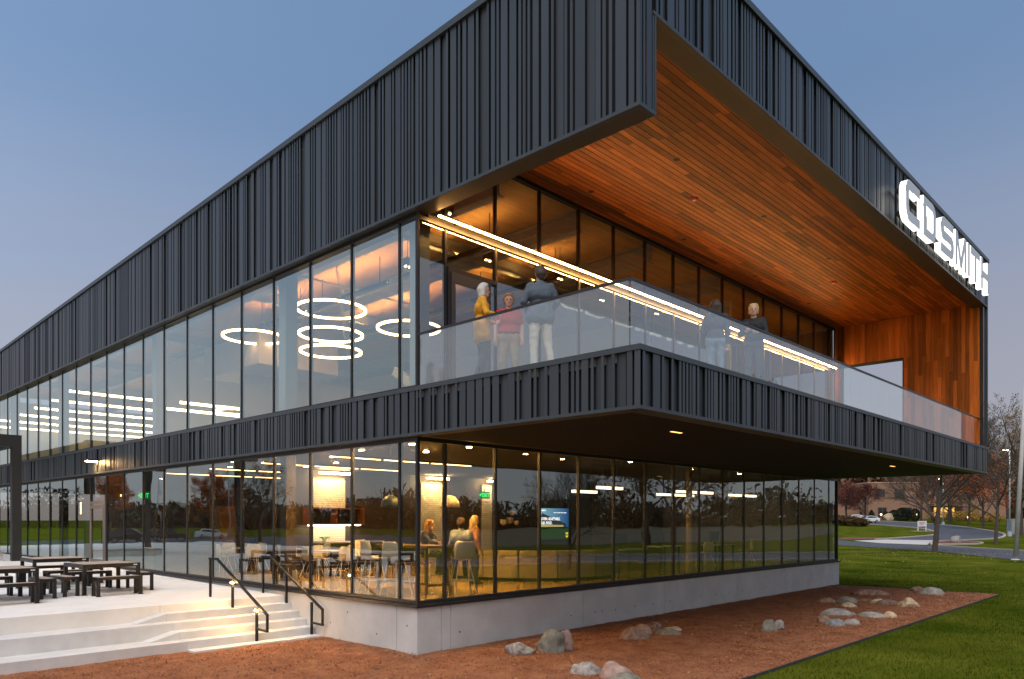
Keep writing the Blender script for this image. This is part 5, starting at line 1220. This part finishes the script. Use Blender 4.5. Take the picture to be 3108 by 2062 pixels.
tree(pE, 158.8, 28.1, 'red brown leaved tree with visible trunk behind the curved driveway', 1.22, 1.0); tree(pE, 171, 30.5, 'red brown leaved tree in front of the tan office entrance', 1.3, 2.6); tree(pE, 150.1, 22.8, 'red brown leaved tree next to the orange one', 1.2, 4.4)
tree(pD, 165.9, 35.1, 'tall bare tree behind the large lone tree', 1.0, .3); tree(pD, 86.4, 6.3, 'dark trunked tree with few ochre leaves near the round mulch island', .85, 2.2); tree(pD, 115.0, 8.7, 'tallest bare tree rising above the balcony end', 1.28, 4.0); tree(pD, 149.2, 16.4, 'tall bare tree beyond the street lamp', 1.25, 5.2); tree(pD, 128, 8.0, 'bare tree at the picture edge behind the utility pole', 1.1, 1.1)
# evergreen shrubs
def shrub_mesh(seed, n, shape, size):
    g_ = np.random.RandomState(seed); u = g_.rand(n); a = g_.rand(n) * 6.283; rr = np.sqrt(.35 + .65 * g_.rand(n))
    if shape == 'cone': z = u ** 1.2; rad = (1 - z) ** .75 * .92 + .06
    else: z = u; rad = np.sqrt(np.clip(1 - (2 * z - .9) ** 2 / 1.25, .02, 1))
    lump = 1 + .16 * np.sin(a * 3 + seed) + .12 * np.sin(a * 7 + z * 9) + .1 * np.sin(z * 14 + a * 2)
    P_ = np.stack([np.cos(a) * rad * rr * lump * .5, np.sin(a) * rad * rr * lump * .5, z], 1)
    d = g_.randn(n, 3); d /= np.linalg.norm(d, axis=1)[:, None]; e = np.cross(d, g_.randn(n, 3)); e /= np.linalg.norm(e, axis=1)[:, None]; d *= size; e *= size * .5
    V = np.stack([P_ - d, P_ + e, P_ + d, P_ - e], 1).reshape(-1, 3); return V, np.arange(4 * n).reshape(-1, 4)
def shrub(name, x, y, w, h, shape, m, label, seed, group, n=2600, cat='shrub'):
    o = empty(name, (x, y, gz(x, y)), 0, label, cat, group); V, Q = shrub_mesh(seed, n, shape, .045); V = V * np.array([w, w, h]); mesh_np('foliage', V, Q, [m], np.zeros(len(Q)), o); MB().bar((0, 0, -.1), (0, 0, h * .6), .12, n=6).build('stem', BARKD, o); return o
for k, (x, y, w, h, sh_, lab) in enumerate(((176, 50.7, 1.3, 1.9, 'cone', 'slim pointed evergreen behind the white cars'), (175.4, 48.2, 2.3, 2.3, 'cone', 'broad dark evergreen beside the tan office door'), (175.7, 45.2, 1.6, 2.0, 'round', 'rounded evergreen on the other side of the tan office door'), (178.8, 44.4, 2.2, 2.3, 'round', 'bluish spreading evergreen by the office wall'), (169.8, 39.8, 3.4, 2.9, 'round', 'largest dark evergreen in front of the tan office'), (173.6, 38.4, 2.2, 2.7, 'round', 'dark conical evergreen beside the lit bollard'))):
    shrub('evergreen_shrub', x, y, w, h, sh_, L_EVG, lab, 60 + k, 'evergreens at the tan office')
for k, (x, y, w, h) in enumerate(((138.5, 42.6, 5.4, 1.8), (135.0, 38.9, 5.0, 1.7), (132.6, 36.6, 3.6, 1.55))): shrub('hedge_shrub', x, y, w, h, 'round', L_HDG, 'low red green shrub by the white cars, %s' % ('next to the glass corner', 'middle of three', 'last on the striped lawn')[k], 80 + k, 'red green shrubs on the island', 4200)
for k, (x, y) in enumerate(((188, 37), (192, 34), (181, 30), (176, 24.5))): shrub('ochre_shrub', x, y, 5, 1.9, 'round', leafmat('ochre shrub', (.30, .17, .03), (.45, .27, .06)), 'golden shrub at the foot of the tan office, %s' % ('beside the entrance', 'second from the entrance', 'third from the entrance', 'last before the lawn')[k], 90 + k, 'golden shrubs', 1500)

# ------------------------------------------------------------------ tan brick office across the street
BRK = mat('tan brick', (.27, .15, .10), .85, var=.12, vscale=1.2, bump=.3, bscale=6); DGL = mat('dark office glass', (.02, .022, .025), .12)
ob = empty('tan_office', (191.9, 54.3, 2.0), math.atan2(31.5 - 54.3, 213.5 - 191.9), 'two storey tan brick office with dark windows across the street', 'building')
mbox('wall', (0, 0, -1), (36, 14, 8.9), BRK, ob); ubox('coping', (-.1, -.1, 8.91), (36.1, 14.1, 9.15), mat('tan coping', (.48, .30, .20), .8), ob); mbox('wing', (-12, 5, -1), (-.05, 16, 4.6), BRK, ob); ubox('canopy', (15, -3.2, 3.0), (24, -.02, 3.6), BRK, ob)
for k, (x, z, w, h, lit) in enumerate(((1.6, 5.4, 2.6, 1.9, 0), (6.6, 4.9, 2.6, 2.5, 0), (12.0, 4.9, 3.0, 2.5, 0), (17.6, 4.9, 3.2, 2.5, 1), (24, 4.9, 3.0, 2.5, 0), (2.4, .0, 2.2, 2.7, 0), (8.4, .3, 2.6, 2.4, 0), (16.5, .0, 5.5, 2.8, 2), (25, .3, 3.0, 2.4, 1))):
    f_ = MB().box((x, -.12, z), (x + w, -.02, z + .12)).box((x, -.12, z + h - .12), (x + w, -.02, z + h)).box((x, -.12, z + .121), (x + .12, -.02, z + h - .121)).box((x + w - .12, -.12, z + .121), (x + w, -.02, z + h - .121)).box((x + w / 2 - .05, -.12, z + .121), (x + w / 2 + .05, -.02, z + h - .121)).build('window', mat('bronze window frame', (.10, .08, .06), .5), ob)
    for q in (0, 1): ubox('pane', (x + .12 + q * (w / 2 - .07), -.06, z + .121), (x + w / 2 - .05 + q * (w / 2 - .07), -.03, z + h - .121), (DGL, emitter('office window dim', (.35, .22, .05), .5), emitter('office entrance glow', (1, .55, .12), 1.2))[lit], f_)

# ------------------------------------------------------------------ cars
def car_proto(name, paint, tall):
    o = empty(name, (0, 0, -400), 0, 'x', 'car'); H1 = .25 if tall else 0
    prof = [(-2.25, .35), (-2.28, .62), (-2.15, .80), (-1.25, .92 + H1 * .4), (-.55, 1.36 + H1), (.25, 1.44 + H1), (1.2, 1.38 + H1), (1.85, 1.05 + H1), (2.2, .98 + H1 * .8), (2.27, .60), (2.22, .35)]
    def lay(xs_, wd): return [(x, s * wd(z), z) for s in (-1, 1) for x, z in xs_]
    wd = lambda z: .88 if z < .95 + H1 * .5 else .88 - (z - .95 - H1 * .5) * .52
    n = len(prof); V = lay(prof, wd); F_ = [tuple(range(n)), tuple(range(n, 2 * n))[::-1]] + [(k, (k + 1) % n, n + (k + 1) % n, n + k)[::-1] for k in range(n)]
    meshobj('body', V, F_, paint, o)
    gw = [(-1.10, .98 + H1 * .45), (-.52, 1.30 + H1), (.24, 1.37 + H1), (1.15, 1.31 + H1), (1.62, 1.04 + H1 * .8)]
    for s in (-1, 1): m = len(gw); v_ = [(x, s * (wd(z) + .012), z) for x, z in gw]; meshobj('side_window', v_, [tuple(range(m)) if s > 0 else tuple(range(m))[::-1]], DGL, o)
    meshobj('windscreen', [(-1.24, -.74, .95 + H1 * .42), (-1.24, .74, .95 + H1 * .42), (-.60, .62, 1.35 + H1), (-.60, -.62, 1.35 + H1)], [(0, 1, 2, 3)], DGL, o)
    for x in (-1.4, 1.4):
        for s in (-1, 1):
            w_ = MB().bar((x, s * .66, .32), (x, s * .90, .32), .64, n=20, rot=(0, 0, 1)).build('wheel', mat('tyre', (.012, .012, .012), .8), o, False); MB().bar((x, s * .895, .32), (x, s * .912, .32), .40, n=16, rot=(0, 0, 1)).build('rim', mat('rim', (.35, .36, .38), .35, .6), w_)
    for s in (-1, 1): ubox('headlight', (-2.285, s * .68 - .14, .62), (-2.18, s * .68 + .14, .74), mat('lamp glass', (.6, .62, .65), .2), o); ubox('tail_light', (2.2, s * .70 - .12, .70), (2.285, s * .70 + .12, .86), mat('tail lamp', (.35, .02, .02), .3), o)
    return o
cw = car_proto('parked_car', mat('white car paint', (.72, .73, .74), .25, coat=.6), False); cs = car_proto('parked_suv', mat('dark car paint', (.02, .022, .026), .25, coat=.6), True)
def car(p, i, x, y, rz, lab, grp='white cars by the tan office'): o = place(p, i, (x, y, gz(x, y) + .02), rz, lab, grp); return o
car(cw, 0, 150.8, 40.9, R(-30), 'white car parked in front, its side in full view'); car(cw, 1, 159.5, 46.6, R(-52), 'white car half hidden behind the other white car')
car(cs, 0, -30, 87, R(20), 'dark suv in the car park mirrored in the long window wall', 'cars in the car park'); car(cs, 1, -24, 84, R(24), 'second dark suv in the car park, mirrored beside the first', 'cars in the car park'); car(cw, 1, -38, 92, R(18), 'pale car in the car park mirrored near the glass door', 'cars in the car park')

# ------------------------------------------------------------------ street furniture
def pole(name, x, y, h, r0, r1, m, lab, tilt=0., cat='pole'):
    o = empty(name, (x, y, gz(x, y)), 0, lab, cat); o.rotation_euler = (0, tilt, R(-46.45)); MB().lathe((0, 0, -.2), [(r0, 0), (r1, h)], 14).build('shaft', m, o, True); return o
GALV = mat('galvanised steel', (.42, .44, .46), .5, .3, var=.1, vscale=2); PALEB = mat('pale blue lamp post', (.34, .42, .48), .5)
up_ = pole('utility_pole', 51.7, -1.5, 13, .16, .11, mat('weathered pole', (.42, .41, .39), .8, var=.2, vscale=3, stretch=(1, 1, .2)), 'tall leaning pale pole at the picture edge', R(3.3)); MB().lathe((0, 0, -.05), [(.3, 0), (.26, .12)], 14).build('base', CONC, up_)
E_STL = emitter('street lamp bulb', (1, .80, .42), 40)
for k, (x, y, h, lab) in enumerate(((149.1, 26.8, 9, 'thin pale blue lamp post with lit heads by the driveway bend'), (111.1, 9.4, 12, 'pale blue lamp post near the picture edge'), (-26, 62, 9, 'car park lamp post mirrored in the long window wall'), (-34, 100, 9, 'farther car park lamp post mirrored near the door'))):
    o = pole('lamp_post', x, y, h, .11, .07, PALEB, lab, 0, 'lamp post'); ubox('head', (-.9, -.18, h - .25), (-.1, .18, h - .1), GALV, o); ubox('lens', (-.85, -.14, h - .30), (-.25, .14, h - .26), E_STL, o); MB().lathe((0, 0, -.1), [(.28, 0), (.26, .7), (.12, .72)], 12).build('base', PALEB, o)
for k, (x, y, lab) in enumerate(((177.1, 46.6, 'lit globe bollard beside the tan office door'), (178.5, 39.3, 'lit globe bollard by the dark conical evergreen'), (184.1, 45.0, 'lit globe bollard behind the bluish evergreen'), (161.4, 25.3, 'lit globe bollard under the red brown trees'))):
    o = empty('bollard_light', (x, y, gz(x, y)), 0, lab, 'bollard', 'lit bollards'); MB().lathe((0, 0, -.1), [(.2, 0), (.2, 1.1), (.1, 1.12)], 12).build('post', BRK, o); MB().lathe((0, 0, 1.0), [(.08, .0), (.19, .1), (.24, .24), (.19, .38), (.04, .46)], 16).build('globe', emitter('bollard globe', (1, .62, .22), 7), o, True)
sp = empty('site_sign', (120.15, 22.7, gz(120.15, 22.7)), R(-46.45), 'small white two post sign with red lines on the striped lawn', 'sign')
for s in (-1, 1): MB().box((s * .62 - .05, -.05, -.2), (s * .62 + .05, .05, 1.6)).build('post', mat('white post', (.7, .7, .7), .5), sp)
ubox('board', (-.72, -.09, .75), (.72, -.05, 1.6), mat('white sign board', (.62, .63, .66), .5), sp)
for k in range(3): ubox('red_line', (-.45, -.094, 1.33 - k * .18), (.45 - .12 * k, -.091, 1.41 - k * .18), mat('sign red', (.5, .05, .05), .5), sp)
ubox('sign_pad', (-1.6, -.6, -.1), (1.4, .6, .05), KERB, sp)
ubc = empty('utility_cabinet', (118.1, 9.9, gz(118.1, 9.9)), R(-46), 'grey utility cabinet behind the leaning pole', 'cabinet'); mbox('case', (-1.0, -.5, -.1), (1.0, .5, 2.2), mat('cabinet grey', (.30, .31, .32), .6), ubc, .04); mbox('door', (-.9, -.53, .1), (.9, -.505, 2.0), mat('cabinet door', (.34, .35, .36), .6), ubc)
for k, (x, y, w, h, m, lab) in enumerate(((171.9, 43.4, 3.6, 1.6, 'tan', 'tan boulder beside the tan office path'), (86.8, 10.3, 1.7, .95, 'grey', 'grey boulder on the round mulch island'))):
    me = rock_mesh(140 + k, w * .5, w * .4, h, .5, 1); me.materials.append(RM[m]); o = link(bpy.data.objects.new('boulder', me)); o.location = (x, y, gz(x, y)); props(o, lab, 'boulder')
mk = empty('road_marker', (83.5, 11.2, gz(83.5, 11.2)), 0, 'thin dark marker rod on the mulch island', 'marker'); MB().bar((0, 0, 0), (0, 0, 4.4), .05, n=6).build('rod', BLACK, mk)

# ------------------------------------------------------------------ what the window walls mirror: lone trees, meadow, distant wood
tree(pA, 22.6, -14.4, 'big bare tree mirrored in the short window wall', .62, 1.4, 'trees mirrored in the glass'); tree(pD, 60, -34, 'tall bare tree mirrored behind the desks', 1.15, .7, 'trees mirrored in the glass'); tree(pE, 46, -22, 'brown leaved tree mirrored at the far end of the short window wall', 1.1, 3.0, 'trees mirrored in the glass')
tree(pC, -40, 96, 'orange tree mirrored beside the glass door', .9, 1.0, 'trees mirrored in the glass'); tree(pC, -24, 90, 'orange tree mirrored behind the dark suv', .85, 2.0, 'trees mirrored in the glass'); tree(pD, -36, 74, 'young tree mirrored between the door and the pergola', .7, 2.6, 'trees mirrored in the glass')
sheet('car_park', [(-70, 60), (-14, 60), (-14, 100), (-70, 100)], .012, ASPH, step=12)
sheet('meadow', [(10, -52), (90, -30), (200, -60), (260, -180), (60, -220), (-20, -160)], .02, mat('brown meadow', (.085, .065, .030), .95, var=.3, vscale=.15), step=30)
g_ = np.random.RandomState(9)
def wood(name, path, n, hmax, size, m, lab):
    pts = np.array(path, float); seg = np.linalg.norm(np.diff(pts, axis=0), axis=1); cum = np.concatenate([[0], np.cumsum(seg)]); s = g_.rand(n) * cum[-1]; i = np.clip(np.searchsorted(cum, s) - 1, 0, len(seg) - 1); f_ = (s - cum[i]) / seg[i]; P_ = pts[i] * (1 - f_)[:, None] + pts[i + 1] * f_[:, None]
    hh = hmax * (.55 + .25 * np.sin(s * .11) + .18 * np.sin(s * .31 + 1) + .12 * np.sin(s * .83)); z = hh * g_.rand(n) ** .8; P_ = np.column_stack([P_[:, 0] + g_.randn(n) * 5, P_[:, 1] + g_.randn(n) * 5, z]); P_[:, 2] += [gz(x, y) for x, y in P_[:, :2]]
    return props(scatter(name, P_, size, m, 1.0, seed=3), lab, 'wood', kind='stuff')
wood('treeline', [(330, -20), (190, -130), (80, -190), (-60, -170), (-150, -80)], 42000, 13, .55, leafmat('far wood', (.018, .022, .014), (.060, .045, .024)), 'dark distant wood mirrored in the short window wall')
wood('treeline', [(-150, 40), (-150, 120), (-110, 200), (-60, 270), (40, 330)], 40000, 12, .5, MATS['far wood'], 'dark distant wood mirrored in the long window wall')
wood('treeline', [(185, 125), (225, 80), (250, 48), (258, 10), (240, -30)], 15000, 17, 1.0, leafmat('far autumn wood', (.10, .055, .035), (.20, .11, .06)), 'brown autumn wood rising behind the tan office')
